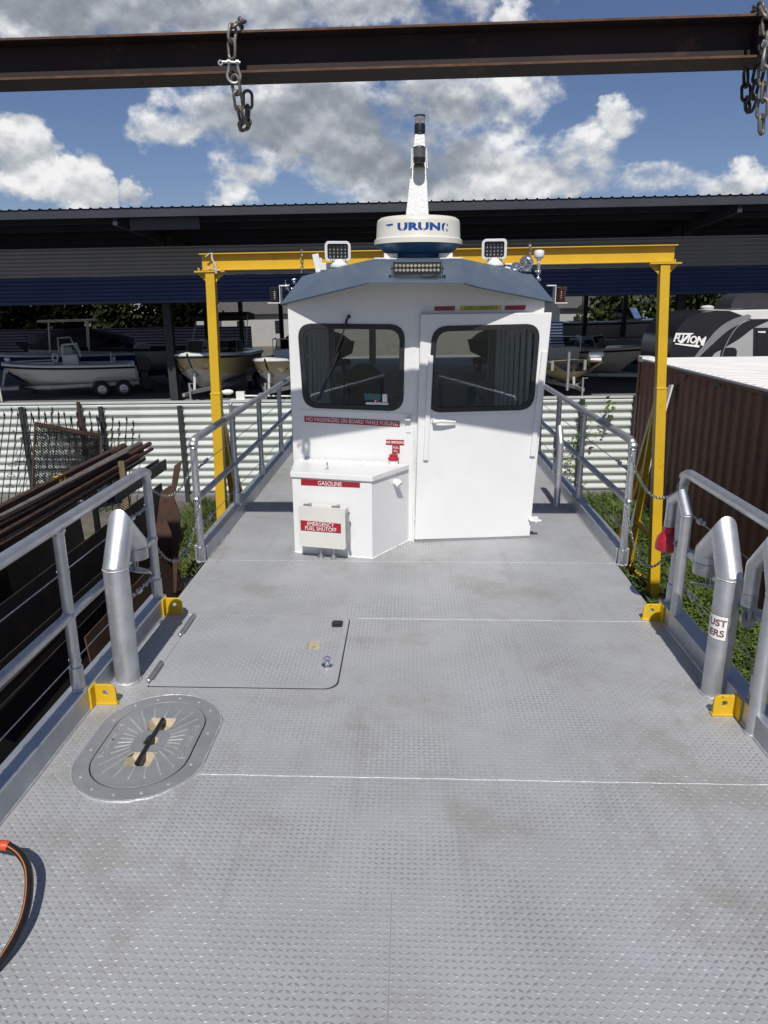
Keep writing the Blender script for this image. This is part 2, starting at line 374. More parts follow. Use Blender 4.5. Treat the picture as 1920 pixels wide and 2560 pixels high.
dm.box((X0, DY0, -.012), (X1, 2.4, 0)); dm.box((X0, 3.55, -.012), (X1, DY1, 0)); dm.box((-.6, 2.4, -.012), (X1, 3.55, 0))
dm.prism([(X0, 2.4), (-.6, 2.4), (-.6, 3.55), (X0, 3.55)], (0, 0, -.012), (1, 0, 0), (0, 1, 0), .012, holes=[obround(.214, .344)])
lv, lf = lugs(X0+.02, X1-.02, 1.3, 7.6, lambda x, y: ~(in_obround(x, y, .012) | ((x > HX0-.015) & (x < HX1+.015) & (y > HY0-.015) & (y < HY1+.015)) | in_box(x, y)
    | (np.abs(y-2.74) < .014) | (np.abs(y-4.40) < .012) | (np.abs(y-5.50) < .012)))
dm.add(lv.tolist(), lf.tolist(), 1)
lv, lf = lugs(X0+.02, X1-.02, -2.5, 1.3, lambda x, y: np.abs(x) < 9)
dm.add(lv.tolist(), lf.tolist(), 1)
deck = dm.o('deck', [A['plate'], A['lug']], boat, sharp=0)
def bead(p, q, r=.004, n=None):
    w = MB()
    p, q = V(p), V(q); n = n or max(2, int((q-p).length/.05)); pts = [p.lerp(q, i/n)+V((0, rng.normal(0, .0012), 0)) for i in range(n+1)]
    w.sweep(pts, r, 6); w.o('weld_seam', A['aluw'], deck)
bead((-.93, 2.74, -.001), (X1, 2.735, -.001), .0036); bead((HX1+.05, 4.40, -.0015), (X1, 4.40, -.0015), .0030); bead((X0, 4.44, 0), (-1.42, 4.43, 0), .003); bead((X0, 5.50, -.0022), (X1, 5.50, -.0022), .0032)
g = MB(); g.box((-.0512, 1.0, .0), (-.0488, 2.1, .0005)); g.box((1.17, 4.41, .0), (1.173, 5.49, .0005))
g.o('plate_joint', A['cast'], deck)
# hull below the deck
hm = MB(); n = 22
sec = [(1.0, -.02), (1.0, -.35), (.93, -.85), (.55, -1.12), (0, -1.25)]
vs = []; 
for i in range(n+1):
    y = DY0-.02+(DY1-DY0+.04)*i/n
    for sg in (1, -1):
        for a, z in sec: vs.append(((X0+X1)/2+sg*a*1.66, y, z))
k = len(sec); fs = []
for i in range(n):
    for s_ in range(2):
        for j in range(k-1):
            a = i*2*k+s_*k+j; b = a+2*k; fs.append((a, a+1, b+1, b) if s_ == 0 else (b, b+1, a+1, a))
fs += [tuple(list(range(k))+list(range(2*k-2, k-1, -1))), tuple((n*2*k)+q for q in (list(range(k))+list(range(2*k-2, k-1, -1)))[::-1])]
hm.add(vs, fs); hm.o('hull', A['kerb'], boat)
# toe kerbs
for side, x0, x1 in ((-1, X0-.105, X0), (1, X1, X1+.105)):
    for y0, y1 in ((DY0, 4.50), (5.52, DY1)):
        kb = MB(); kb.box((x0, y0, -.012), (x1, y1, .118)); ko = kb.o('toe_kerb', A['kerb'], boat, bevel=.006)
        wb = MB(); xi = x1+.002 if side < 0 else x0-.002
        wb.sweep([(xi+rng.normal(0, .001), y0+(y1-y0)*i/60, .003) for i in range(61)], .006, 6); wb.o('kerb_weld', A['aluw'], ko)
# guard rails
def wire(par, p, q, tb=True):
    b = MB(); p, q = V(p), V(q); b.cyl(p, q, .0032, n=6); o = b.o('wire', A['steel'], par)
    if tb:
        t = MB(); d = (q-p).normalized(); a = p+d*.03
        t.sphere(p, .014); t.bar(a, a+d*.05, .012, .006); 
        for s_ in (-1, 1): t.cyl(a+d*.05+V((.008*s_, 0, 0)), a+d*.17+V((.008*s_, 0, 0)), .003, n=6)
        for f in (.05, .17): t.bar(a+d*(f-.008), a+d*(f+.008), .026, .012)
        t.cyl(a+d*.17, a+d*.24, .004, n=6); t.bar(a+d*.24, a+d*.30, .02, .022)
        for i in range(4): t.sphere(a+d*(.26+.03*i)+V((.006*(-1)**i, 0, .01)), .011, n=6, m=5)
        t.o('turnbuckle', A['steel'], o)
    return o
def rail(x, ys, ends, gate, far, zt=.985):
    """ys: stanchion stations; gate: y of the end post; far: y where the rail runs on to"""
    b = MB(); zm = .52; zw = (.75, .28)
    d = 1 if far > gate else -1
    zg = zt-.03
    b.sweep([(x, gate, zt-.075), (x, gate+d*.035, zt-.012), (x, gate+d*.08, zt), (x, far, zt)], .030, 14)
    b.cyl((x, gate, zm), (x, far, zm), .026, n=12)
    for y in ys:
        for z, r in ((zt, .032), (zm, .029)): b.sphere((x, y, z-.028 if z == zt else z), .036, n=10, m=6, sc=(1, 1, .8))
    ro = b.o('guard_rail', A['alu'], boat)
    for y in ys:
        z0 = 0. if y == 5.47 else .118
        s_ = MB(); s_.cyl((x, y, z0+.12), (x, y, zt-.02 if y != gate else zt-.07), .0275, n=14)
        s_.sweep([(x, y, z0), (x, y, z0+.125), (x, y, z0+.13)], [.034, .034, .029], 14)
        for z in (.75, .28): s_.cyl((x-.031, y, z), (x+.031, y, z), .007, n=8)
        so = s_.o('stanchion', A['alu'], ro)
        wb = MB(); wb.sweep([(x+.036*math.cos(t), y+.036*math.sin(t), z0+.004) for t in np.linspace(0, 2*PI, 18)[:-1]], .007, 6, closed=True); wb.o('weld_ring', A['aluw'], so)
    for z in zw: wire(ro, (x, gate, z), (x, far, z))
    return ro
rail(-1.665, [4.46, 3.25, 2.04], 0, 4.46, 2.0)
rail(1.715, [4.46, 3.25, 2.04], 0, 4.46, 2.0)
rail(-1.655, [5.47, 6.75, 8.0, 9.3, 10.4], 0, 5.47, DY1)
rail(1.69, [5.47, 7.06, 8.25, 9.4, 10.4], 0, 5.47, DY1)
# goosenecked pipes
def gooseneck(x, y, r, z1, zt, name, run, zm, flap=None, sgn=1):
    b = MB(); Y = y; lift = zt-z1
    b.sweep([(x, Y, 0), (x, Y, z1), (x, Y+run*.42*sgn, zt-r*.8), (x, Y+run*sgn, zt-r*.8-lift*.62), (x, Y+run*sgn, zm)], r, 22)
    o = b.o(name, A['alu'], boat, sharp=28)
    for z, rr in ((.004, r*1.06), (z1, r*1.0)):
        wb = MB(); wb.sweep([(x+rr*math.cos(t), Y+rr*math.sin(t), z+rng.normal(0, .0015)) for t in np.linspace(0, 2*PI, 30)[:-1]], .006 if z < .1 else .0035, 6, closed=True); wb.o('weld_ring', A['aluw'], o)
    c = MB(); c.cyl((x, Y+run*sgn, zm-.05), (x, Y+run*sgn, zm+.01), r*1.05, n=22); c.cyl((x, Y+run*sgn, zm+.008), (x, Y+run*sgn, zm+.014), r*1.09, n=22); c.o('collar', A['steel'], o)
    if flap is not None:
        f = MB(); Mx = Matrix.Translation((x, Y+run*sgn-.2*r, zm-.12)) @ Matrix.Rotation(flap, 4, 'X') @ Matrix.Rotation(R(12), 4, 'Y')
        f.lathe([(0, 0), (r*1.2, 0), (r*1.2, .006), (0, .008)], Mx, 20); f.bar(V((x, Y+run*sgn-.6*r, zm-.12)), V((x, Y+run*sgn-.6*r, zm+.02)), .018, .006); f.bar(V((x+.02, Y+run*sgn-.6*r, zm-.11)), V((x+.02, Y+run*sgn-.6*r, zm-.0)), .006, .006)
        f.o('flap', A['steel'], o)
    return o
gooseneck(-1.54, 3.56, .066, .655, .90, 'vent_pipe', .29, .66, R(-14))
vp = gooseneck(1.625, 3.50, .064, .655, .90, 'exhaust_pipe', .29, .62, R(-22))
fl = gooseneck(1.665, 3.13, .036, .72, .95, 'vent_pipe', .22, .62, R(70))
gp = gooseneck(1.675, 4.26, .033, .76, .885, 'fill_pipe', .26, .64)
sv = gooseneck(1.50, 7.15, .033, .66, .80, 'vent_pipe', .18, .62, R(60))
# red cap hanging under the gooseneck
c = MB(); cx, cy = 1.675, 4.52
c.lathe([(.0, .0), (.070, .0), (.076, .006), (.074, .05), (.066, .085), (.047, .108), (.040, .116), (.040, .150), (.036, .156), (0, .156)], Matrix.Translation((cx, cy, .455)), 28)
c.o('red_cap', A['redcap'], gp)
# label on the exhaust pipe
def wrap(vs, cx, cy, r, th0, z0, off): 
    return [V((cx+(r+off+q.z)*math.sin(th0+q.x/r), cy-(r+off+q.z)*math.cos(th0+q.x/r), z0+q.y)) for q in vs]
lb = MB(); th0 = math.atan2(-1.625, 3.5)*1.0; nn = 12
for (hw, hh, off, mi) in ((.062, .066, .0010, 1), (.0595, .0635, .0016, 0)):
    vs = []; 
    for i in range(nn+1):
        for z in (-hh, hh): vs.append(V((-hw+2*hw*i/nn, z, 0)))
    lb.add(wrap(vs, 1.625, 3.50, .064, th0-.62, .40, off), [(2*i, 2*i+2, 2*i+3, 2*i+1) for i in range(nn)], mi)
lo = lb.o('label', [A['ltr'], A['ltrbrown']], vp)
lt = MB(); vs, fs = text('UST', .050, .0009); lt.add(wrap([q+V((.012, .026, 0)) for q in vs], 1.625, 3.50, .064, th0-.62, .40, .0026), fs)
vs, fs = text('ERS', .050, .0009); lt.add(wrap([q+V((.012, -.030, 0)) for q in vs], 1.625, 3.50, .064, th0-.62, .40, .0026), fs); lt.o('lettering', A['ltrbrown'], lo, sharp=0)
# yellow lugs
for x, y, sg in ((X0, 3.31, 1), (X0, 4.45, 1), (X1, 4.43, -1), (X1, 3.29, -1)):
    L_ = .118; Ht = .112
    out = [(0, .0), (L_, 0), (L_, Ht-.035)]+[(L_-.035+.035*math.cos(t), Ht-.035+.035*math.sin(t)) for t in np.linspace(0, PI/2, 7)[1:]]+[(0, Ht)]
    b = MB(); hole = circ(L_*.55, Ht*.6, .015, 16)
    if sg > 0: b.prism(out, (x, y+.008, 0.0), (1, 0, 0), (0, 0, 1), .016, holes=[hole])
    else:
        b.prism([(-p, q) for p, q in out][::-1], (x, y+.008, 0.), (1, 0, 0), (0, 0, 1), .016, holes=[[(-p, q) for p, q in hole]])
    b.box((min(x, x+sg*.012), y-.06, .0), (max(x, x+sg*.012), y+.02, .117)); b.box((min(x+sg*.006, x+sg*.124), y-.016, 0), (max(x+sg*.006, x+sg*.124), y+.016, .012))
    b.o('lifting_lug', A['yellug'], boat, bevel=.003)
# ---- hinged deck hatch
out = rrect(HX0, HX1, HY0, HY1, .012); r_ = .075
out = [(HX0, HY0)]+[(HX1-r_+r_*math.cos(t), HY0+r_+r_*math.sin(t)) for t in np.linspace(-PI/2, 0, 7)]+[(HX1-r_+r_*math.cos(t), HY1-r_+r_*math.sin(t)) for t in np.linspace(0, PI/2, 7)]+[(HX0, HY1)]
cxh, cyh = (HX0+HX1)/2, (HY0+HY1)/2
gap = MB(); gap.prism([(cxh+(p-cxh)*1.013, cyh+(q-cyh)*1.014) for p, q in out], (0, 0, .0004), (1, 0, 0), (0, 1, 0), .0012); go = gap.o('hatch_frame', A['rubber'], boat, sharp=0)
hole = rrect(-.60, -.525, 3.93, 4.05, .006, 2)
hb = MB(); hb.prism(out, (0, 0, .0018), (1, 0, 0), (0, 1, 0), .0062, holes=[hole])
lv, lf = lugs(HX0, HX1, HY0, HY1, lambda x, y: ~((x > -.61) & (x < -.515) & (y > 3.92) & (y < 4.06)) & (x > HX0+.02) & (x < HX1-.02) & (y > HY0+.02) & (y < HY1-.02) & ~((x > HX1-.06) & ((y < HY0+.05) | (y > HY1-.05))))
lv[:, 2] += .0080; hb.add(lv.tolist(), lf.tolist(), 1); hatch = hb.o('deck_hatch', [A['platel'], A['lug']], boat, sharp=0)
q = MB(); q.box((-.598, 3.932, .0020), (-.527, 4.048, .0030)); q.cyl((-.565, 3.97, .003), (-.56, 3.985, .008), .012, n=10); q.o('lift_recess', A['tan'], hatch)
for ya, yb in ((3.53, 3.74), (4.10, 4.40)):
    q = MB(); q.cyl((HX0-.012, ya, .014), (HX0-.012, yb, .014), .013, n=12); q.box((HX0-.03, ya+.01, .001), (HX0+.012, yb-.01, .009)); q.sphere((HX0-.012, ya, .014), .015); q.o('hinge', A['steel'], hatch, bevel=.002)
q = MB(); q.prism(rrect(-.485, -.415, 4.245, 4.325, .02), (0, 0, .008), (1, 0, 0), (0, 1, 0), .012); q.prism(rrect(-.472, -.428, 4.262, 4.308, .012), (0, 0, .0205), (1, 0, 0), (0, 1, 0), .003); q.o('latch', A['black'], hatch, bevel=.003)
q = MB(); q.lathe([(0, .0), (.036, 0), (.034, .007), (.016, .012), (.013, .03), (0, .031)], Matrix.Translation((-.455, 3.74, .008)), 20)
q.sweep([(-.455+.017*math.cos(t), 3.74, .043+.017*math.sin(t)) for t in np.linspace(0, 2*PI, 18)[:-1]], .0065, 8, closed=True); q.o('ring_pull', A['chrome'], hatch)
# ---- oval manhole
mh = MB(); mh.prism(obround(OA, OB_), (0, 0, .0003), (1, 0, 0), (0, 1, 0), .0075, holes=[obround(.222, .352)]); man = mh.o('manhole', A['cast'], boat, bevel=.002, sharp=30)
wb = MB(); wb.sweep([(x, y, .003+rng.normal(0, .0012)) for x, y in obround(OA+.004, OB_+.004, 40)], .0062, 6, closed=True); wb.o('weld_ring', A['aluw'], man)
q = MB(); q.prism(obround(.221, .351), (0, 0, .0004), (1, 0, 0), (0, 1, 0), .0010, holes=[obround(.19, .32)]); q.o('seal', A['rubber'], man, sharp=0)
recs = [rrect(-1.275, -1.145, 3.06, 3.165, .006, 2), rrect(-1.275, -1.145, 2.775, 2.88, .006, 2), circ(OC[0], OC[1], .036, 18)]
ld = MB(); ld.prism(obround(.2165, .3465), (0, 0, .0016), (1, 0, 0), (0, 1, 0), .0082, holes=recs); lid = ld.o('manhole_lid', A['cast'], man, bevel=.0015, sharp=30)
q = MB()
for rc in recs[:2]:
    xs = [p[0] for p in rc]; ys = [p[1] for p in rc]; a, b_, c_, d = min(xs), max(xs), min(ys), max(ys); m_ = .028
    vs = [(a,c_,.0095),(b_,c_,.0095),(b_,d,.0095),(a,d,.0095),(a+m_,c_+m_*.5,-.026),(b_-m_,c_+m_*.5,-.026),(b_-m_,d-m_*.5,-.026),(a+m_,d-m_*.5,-.026)]
    q.add(vs, [(4,5,6,7),(0,1,5,4),(1,2,6,5),(2,3,7,6),(3,0,4,7)])
q.lathe([(0, -.02), (.02, -.018), (.036, .0095)], Matrix.Translation((OC[0], OC[1], 0)), 18)
q.o('lid_recess', A['tan'], lid)
q = MB()
for i in range(26):
    t = 2*PI*(i+.5)/26; c_, s_ = math.cos(t), math.sin(t)
    sc = 1/max(abs(c_)/.172, abs(s_)/.30) if True else 1
    ro = min(sc, .285); 
    if abs(c_)*ro > .15: ro = .15/abs(c_) if abs(s_)*ro < .15 else ro
    ri = .078+.03*abs(s_)
    if abs(s_) > .90: ri = .205
    if ro-ri > .02: q.bar((OC[0]+c_*ri, OC[1]+s_*ri, .0105), (OC[0]+c_*ro, OC[1]+s_*ro, .0105), .0085, .0035)
q.o('raised_ribs', A['castl'], lid, bevel=.001)
q = MB(); q.cyl((OC[0], 2.79, .012), (OC[0], 3.15, .012), .0115, n=14); q.cyl((OC[0], 2.80, .012), (OC[0], 2.80, -.02), .009, n=8); q.cyl((OC[0], 3.14, .012), (OC[0], 3.14, -.02), .009, n=8); q.bar((OC[0]-.02, 2.97, .008), (OC[0]+.0, 2.97, .022), .045, .02); q.o('lid_handle', A['black'], lid)
q = MB()
for i in range(14):
    t = 2*PI*(i+.3)/14; c_, s_ = math.cos(t), math.sin(t)
    x = OC[0]+(OA-.034)*c_*1.0; y = OC[1]+(OB_-OA)*(1 if s_ > 0 else -1)*min(1, abs(s_)*2.2)+(OA-.034)*s_
    q.lathe([(0, .0), (.0085, 0), (.007, .003), (0, .004)], Matrix.Translation((x, y, .0078)), 10)
q.o('bolts', A['castl'], man)
for s_, word in ((-1, 'BOMAR'), (1, 'OPEN')):
    q = MB(); xx = OC[0]+s_*.186; q.prism([(xx-.016, 2.84), (xx+.016, 2.84), (xx+.016, 3.10), (xx-.016, 3.10)], (0, 0, .0098), (1, 0, 0), (0, 1, 0), .0022, holes=[[(xx-.0135, 2.8425), (xx+.0135, 2.8425), (xx+.0135, 3.0975), (xx-.0135, 3.0975)]])
    vs, fs = text(word, .030, .0007, spacing=1.1); q.add(put(vs, (xx, 2.97, .0098), (0, 1, 0), (-1, 0, 0), .002), fs)
    for e in (2.862, 3.078): q.bar((xx, e-.014, .0108), (xx, e+.014, .0108), .006, .003)
    q.o('raised_lettering', A['castl'], lid, sharp=0)

# ================================================================== wheelhouse
RL = [V((-1.06, 6.2, 1.985)), V((-.53, 5.8, 2.093)), V((-.296, 5.62, 2.14)), V((.40, 5.62, 2.134)), V((.52, 5.78, 2.108)), V((1.178, 6.2, 1.996))]
RB = [V((-.93, 6.6, 2.215)), V((-.62, 6.6, 2.29)), V((-.325, 6.6, 2.352)), V((.44, 6.6, 2.354)), V((.74, 6.6, 2.296)), V((1.045, 6.6, 2.226))]
CE = 9.0
RE = [V((q.x, CE, q.z)) for q in RB]; RS = [V((RL[0].x, CE, 1.985)), V((RL[-1].x, CE, 1.996))]
rv_ = RL+RB+RE+RS
rf = [(0,1,7),(0,7,6),(1,2,8),(1,8,7),(2,3,9,8),(3,4,9),(4,10,9),(4,5,10),(5,11,10)]+[(6+i,7+i,13+i,12+i) for i in range(5)]+[(0,6,12,18),(5,19,17,11)]
bvh = BVHTree.FromPolygons([tuple(q) for q in rv_], rf)
def roofz(x, y):
    h = bvh.ray_cast(V((x, y, 0)), V((0, 0, 1))); return (h[0].z if h[0] else 1.985)-.026
b = MB(); b.add(rv_, rf); roof = b.o('roof', A['roof'], boat, sharp=0, solid=.012)
def front(x, off=0.): return V((x, fy(x)-off, 0))
uL, uR = V((-1, FA, 0)).normalized(), V((1, FA, 0)).normalized()
SEAM = V((LC.x, LC.y, 0))
def facet(outer, holes, d, off, name, m, parent, left, **kw):
    """outline given as (x, z) pairs; laid on the left or right half of the wheelhouse front"""
    u = uL if left else uR; k = abs(u.x); sg = -1 if left else 1
    conv = lambda pl: [((p[0]-LC.x)*sg/k, p[1]) for p in pl]
    nrm = V((u.y*-1 if not left else u.y, -abs(u.x), 0)); nrm = V((-u.y if left else u.y, 0, 0))+V((0, 0, 0))
    nrm = V((-FA, -1, 0)).normalized() if left else V((FA, -1, 0)).normalized()
    o_ = conv(outer); h_ = [conv(q) for q in holes]
    b = MB()
    if left:                                        # X axis must run so that X x Z points outwards (towards the camera)
        o_ = [(-p, q) for p, q in o_]; h_ = [[(-p, q) for p, q in L_] for L_ in h_]; X = -u
    else: X = u
    b.prism(o_, SEAM+nrm*off, X, (0, 0, 1), d, holes=h_)
    return b.o(name, m, parent, **kw), nrm, X
WL = [(-.872, 1.159), (-.066, 1.147), (-.055, 1.804), (-.901, 1.811)]
WR = [(.162, 1.143), (1.013, 1.149), (1.036, 1.806), (.198, 1.790)]
def rq(P, r, g=0.):
    c = V((sum(p[0] for p in P)/4, sum(p[1] for p in P)/4)); P = [(p[0]+(g if p[0] > c.x else -g), p[1]+(g if p[1] > c.y else -g)) for p in P]; return rquad(P, r+max(0, g*.5))
def walltop(xs): return [(x, roofz(x, fy(x)+.02)) for x in xs]
tl = walltop(np.linspace(LC.x, -1.0, 12)); tl2 = [(-1.0, 0.)]
outL = [(-.985, 0.), (LC.x, 0.)]+tl
wallL, nL, XL = facet(outL, [rq(WL, .11, -.006)], .03, -.03, 'front_wall', A['white'], boat, True, sharp=0)
tr = walltop(np.linspace(1.10, LC.x, 12))
outR = [(LC.x, 0.), (1.04, 0.)]+tr
wallR, nR, XR = facet(outR, [rq(WR, .11, .03)], .03, -.03, 'front_wall', A['white'], boat, False, sharp=0)
# side, rear walls with window bands, lining, sole
for x0, x1 in ((-1.0, -.965), (1.04, 1.075)):
    ya, zt = 6.19, 1.97; sw = MB()
    sw.box((x0, ya, 0), (x1, CE, .74)); sw.box((x0, ya, 1.80), (x1, CE, zt))
    for yy in [ya]+[6.55+.36*k_ for k_ in range(7)]+[CE-.10]: sw.box((x0, yy, .74), (x1, yy+.085, 1.80))
    swo = sw.o('side_wall', A['white'], boat, bevel=.003)
    gm = MB(); gm.box((x0+.016, 6.2, .73), (x0+.019, CE-.02, 1.82)); gm.o('side_windows', A['glass'], swo)
rw = MB(); rw.prism([(-.965, 0), (1.04, 0), (1.04, 1.99), (.74, 2.26), (.44, 2.33), (-.325, 2.33), (-.62, 2.27), (-.965, 1.99)], (0, CE, 0), (1, 0, 0), (0, 0, 1), .03, holes=[rrect(-.40, -.06, .9, 1.9, .08), rrect(-.90, -.48, 1.0, 1.85, .08), rrect(.30, .95, 1.05, 1.8, .08)]); rw.o('rear_wall', A['inner'], boat, sharp=0)
inn = MB(); inn.box((-.95, 6.25, .004), (1.02, CE-.03, .02)); inn.o('sole', A['sole'], boat)
lv, lf = lugs(-.94, 1.0, 6.5, CE-.1, lambda x, y: np.abs(x) < 9); lv[:, 2] += .0203
MB().add(lv.tolist(), lf.tolist()).o('sole_tread', A['rubber'], boat, sharp=0)
inn = MB(); inn.prism([(-.24, .5), (.24, .5), (.19, 1.2)]+[(.19*math.cos(a), 1.25+.19*math.sin(a)) for a in np.linspace(.2, PI-.2, 9)]+[(-.19, 1.2)], (-.43, 7.05, 0), (1, 0, 0), (0, 0, 1), .12); inn.box((-.68, 7.05, .45), (-.18, 7.5, .58)); inn.cyl((-.43, 7.25, .02), (-.43, 7.25, .46), .05); inn.o('helm_seat', A['seatcloth'], boat, bevel=.02)
# windows: gasket and pane
def window(P, r, parent, left, off):
    g_, _, _ = facet(rq(P, r, .022), [rq(P, r*.86, -.020)], .014, off-.004, 'window_gasket', A['rubber'], parent, left, bevel=.005)
    facet(rq(P, r, -.01), [], .004, off-.012, 'window_pane', A['glass'], g_, left, sharp=0); return g_
gk = window(WL, .105, wallL, True, .0)
# door
DQ = [(.053, .022), (1.065, .014), (1.149, 1.914), (.085, 1.908)]
door, nD, XD = facet(DQ, [rq(WR, .105, -.006)], .045, .004, 'door', A['white'], boat, False, bevel=.008)
window(WR, .105, door, False, .049)
def fpt(x, z, off, left=False): 
    n_ = nL if left else nR; p = front(x); return V((p.x, p.y, z))+n_*off
def fbar(name, x0, z0, x1, z1, w_, d_, m_, parent, left=False, off=.049, **kw):
    b = MB(); p, q_ = fpt(x0, z0, off+d_/2, left), fpt(x1, z1, off+d_/2, left); b.bar(p, q_, w_, d_, up=(nL if left else nR)); return b.o(name, m_, parent, **kw)
fbar('door_channel', .135, .724, .165, 1.586, .042, .022, A['white'], door, bevel=.006); fbar('door_channel', 1.045, .732, 1.10, 1.607, .045, .022, A['white'], door, bevel=.006)
b = MB(); b.sweep([fpt(.20, 1.055, .05), fpt(.20, 1.055, .10), fpt(.26, 1.058, .105), fpt(.375, 1.046, .085)], [.016, .016, .014, .008], 10); b.lathe([(0, 0), (.03, 0), (.026, .012), (0, .014)], Matrix.Translation(fpt(.20, 1.055, .048)) @ Matrix.Rotation(PI/2, 4, 'X'), 16); b.o('door_handle', A['white'], door)
b = MB(); b.box((1.05, 6.12, .165), (1.13, 6.17, .19)); b.cyl((1.115, 6.12, .15), (1.115, 6.12, .2), .02, n=10); b.box((1.06, 6.10, .16), (1.16, 6.15, .172)); b.o('door_stop', A['white'], boat, bevel=.004)
b = MB(); b.prism([(-.02, -.10), (.02, -.10), (.024, .05), (-.024, .05)], fpt(.0, 1.05, .002, True), XL, (0, 0, 1), .005); b.bar(fpt(0.0, 1.065, .01, True), fpt(0.0, 1.065, .05, True), .045, .012); b.o('padlock_hasp', A['white'], wallL, bevel=.003)
fbar('drip_strip', .13, 1.088, .99, 1.094, .012, .003, A['white'], door)
fbar('drip_strip', -.93, 1.108, -.02, 1.095, .03, .004, A['white'], wallL, left=True, off=.0)
b = MB(); b.sweep([fpt(LC.x+.012, z, .012)+V((rng.normal(0, .002), 0, 0)) for z in np.linspace(.0, 1.0, 40)], .009, 6); b.sweep([fpt(x, .004, .004, True) for x in np.linspace(.03, -.02, 4)], .008, 6); b.o('wall_bead', A['bead'], boat)
b = MB(); b.box((.05, 5.975, .002), (1.06, 5.99, .018), M=None); 
b = MB(); b.bar(fpt(.06, .010, .02), fpt(1.06, .010, .02), .05, .016); b.o('door_sill', A['cast'], boat)
# wiper
wp = MB(); wp.lathe([(0, 0), (.016, 0), (.014, .03), (0, .034)], Matrix.Translation(fpt(-.49, 1.885, .0, True)) @ Matrix.Rotation(PI/2, 4, 'X'), 12)
p0, p1, p2 = fpt(-.495, 1.875, .04, True), fpt(-.515, 1.80, .045, True), fpt(-.64, 1.50, .035, True)
wp.bar(p0, p1, .018, .014, up=nL); wo = wp.o('wiper', A['black'], wallL)
b = MB(); b.bar(p1, p2, .010, .008, up=nL); b.bar(fpt(-.575, 1.60, .022, True), fpt(-.76, 1.21, .022, True), .016, .016, up=nL); b.bar(p2, fpt(-.645, 1.47, .02, True), .016, .02, up=nL); b.o('wiper_blade', A['black'], wo)
# window sticker
b = MB()
for x0, x1, z0, z1, mi in ((-.36,-.17,1.175,1.195,0), (-.22,-.18,1.20,1.265,0), (-.37,-.235,1.215,1.268,1), (-.27,-.24,1.20,1.215,2), (-.30,-.275,1.245,1.262,2), (-.36,-.345,1.25,1.262,0), (-.255,-.24,1.245,1.26,0), (-.285,-.272,1.20,1.213,0)):
    P_ = [fpt(x, z, -.005+.0004*mi, True) for x, z in ((x0,z0),(x1,z0),(x1,z1),(x0,z1))]; b.add(P_, [(0,1,2,3)], mi)
b.o('window_sticker', [A['sticker'], A['teal'], A['red']], wallL, sharp=0)
# signs
def sign(name, quad, left, parent, m_, words, size, lm, off=.001, offset=0.0, sx=1., d=.003, O=None, X=None, n_=None):
    if O is None:
        so, n_, X = facet(quad, [], d, off, name, m_, parent, left, bevel=0, sharp=0)
        cx = sum(p[0] for p in quad)/4; cz = sum(p[1] for p in quad)/4; O = fpt(cx, cz, off+d, left)
        rise = ((quad[1][1]-quad[0][1])+(quad[2][1]-quad[3][1]))/2; run = ((quad[1][0]-quad[0][0])+(quad[2][0]-quad[3][0]))/2
        X = (X+V((0, 0, rise/run))).normalized()
    if words:
        lt = MB()
        for w_, dz in words:
            vs, fs = text(w_, size, offset); Yv = V((0, 0, 1)); Yv = (Yv-X*Yv.dot(X)).normalized(); lt.add(put(vs, O+Yv*dz, X, Yv, .001, sx), fs)
        lt.o('lettering', lm, so, sharp=0)
    return so
sign('warning_sign', [(-.889,1.018),(-.073,.995),(-.075,1.045),(-.889,1.066)], True, wallL, A['red'], [('NO PASSENGERS ON BOARD WHILE FUELING', 0)], .047, A['ltr'], sx=.82, offset=-.0004)
sign('warning_sign', [(-.19,.842),(-.036,.842),(-.036,.886),(-.19,.886)], True, wallL, A['red'], [('NO SMOKING', 0)], .030, A['ltr'], sx=.84, offset=.0002)
sign('warning_sign', [(-.137,.772),(-.073,.772),(-.073,.838),(-.137,.838)], True, wallL, A['red'], [('FUEL', .014), ('FILL', -.016)], .026, A['ltr'], sx=.85)
sign('marker_tape', [(.197,1.930),(.364,1.932),(.366,1.966),(.202,1.964)], False, wallR, A['red'], [], 0, None)
sign('clearance_sign', [(.405,1.931),(.740,1.935),(.745,1.970),(.409,1.966)], False, wallR, A['yelsign'], [('LOW CLEARANCE', 0)], .039, A['ltrb'], sx=.86, offset=-.0003)
sign('marker_tape', [(.768,1.935),(.937,1.934),(.944,1.970),(.773,1.968)], False, wallR, A['red'], [], 0, None)
# ---- fuel box
bx = MB(); bx.prism(BOXP, (0, 0, 0), (1, 0, 0), (0, 1, 0), .645); fbox = bx.o('fuel_box', A['white'], boat, bevel=.004)
cc = V((-.55, 5.85)); LP = [(-.952, 5.692), (-.280, 5.541), (.006, 5.995), (-.985, 6.165)]
bx = MB(); bx.prism(LP, (0, 0, .645), (1, 0, 0), (0, 1, 0), .045); bx.o('box_lid', A['white'], fbox, bevel=.006)
b = MB()
for i in range(13):
    t = (i+.2)/13; p = V((-.95, 6.155, .693)).lerp(V((-.17, 6.022, .693)), t); q_ = V((-.95, 6.155, .693)).lerp(V((-.17, 6.022, .693)), t+.062); b.cyl(p, q_, .010 if i % 2 else .0085, n=8)
b.bar((-.95, 6.125, .691), (-.17, 5.992, .691), .05, .004); b.o('piano_hinge', A['bead'], fbox)
b = MB(); b.prism([(-.57, 5.93), (-.40, 5.90), (-.37, 5.955), (-.545, 5.985)], (0, 0, .690), (1, 0, 0), (0, 1, 0), .0012)
b.o('lid_placard', A['sticker'], fbox, sharp=0)
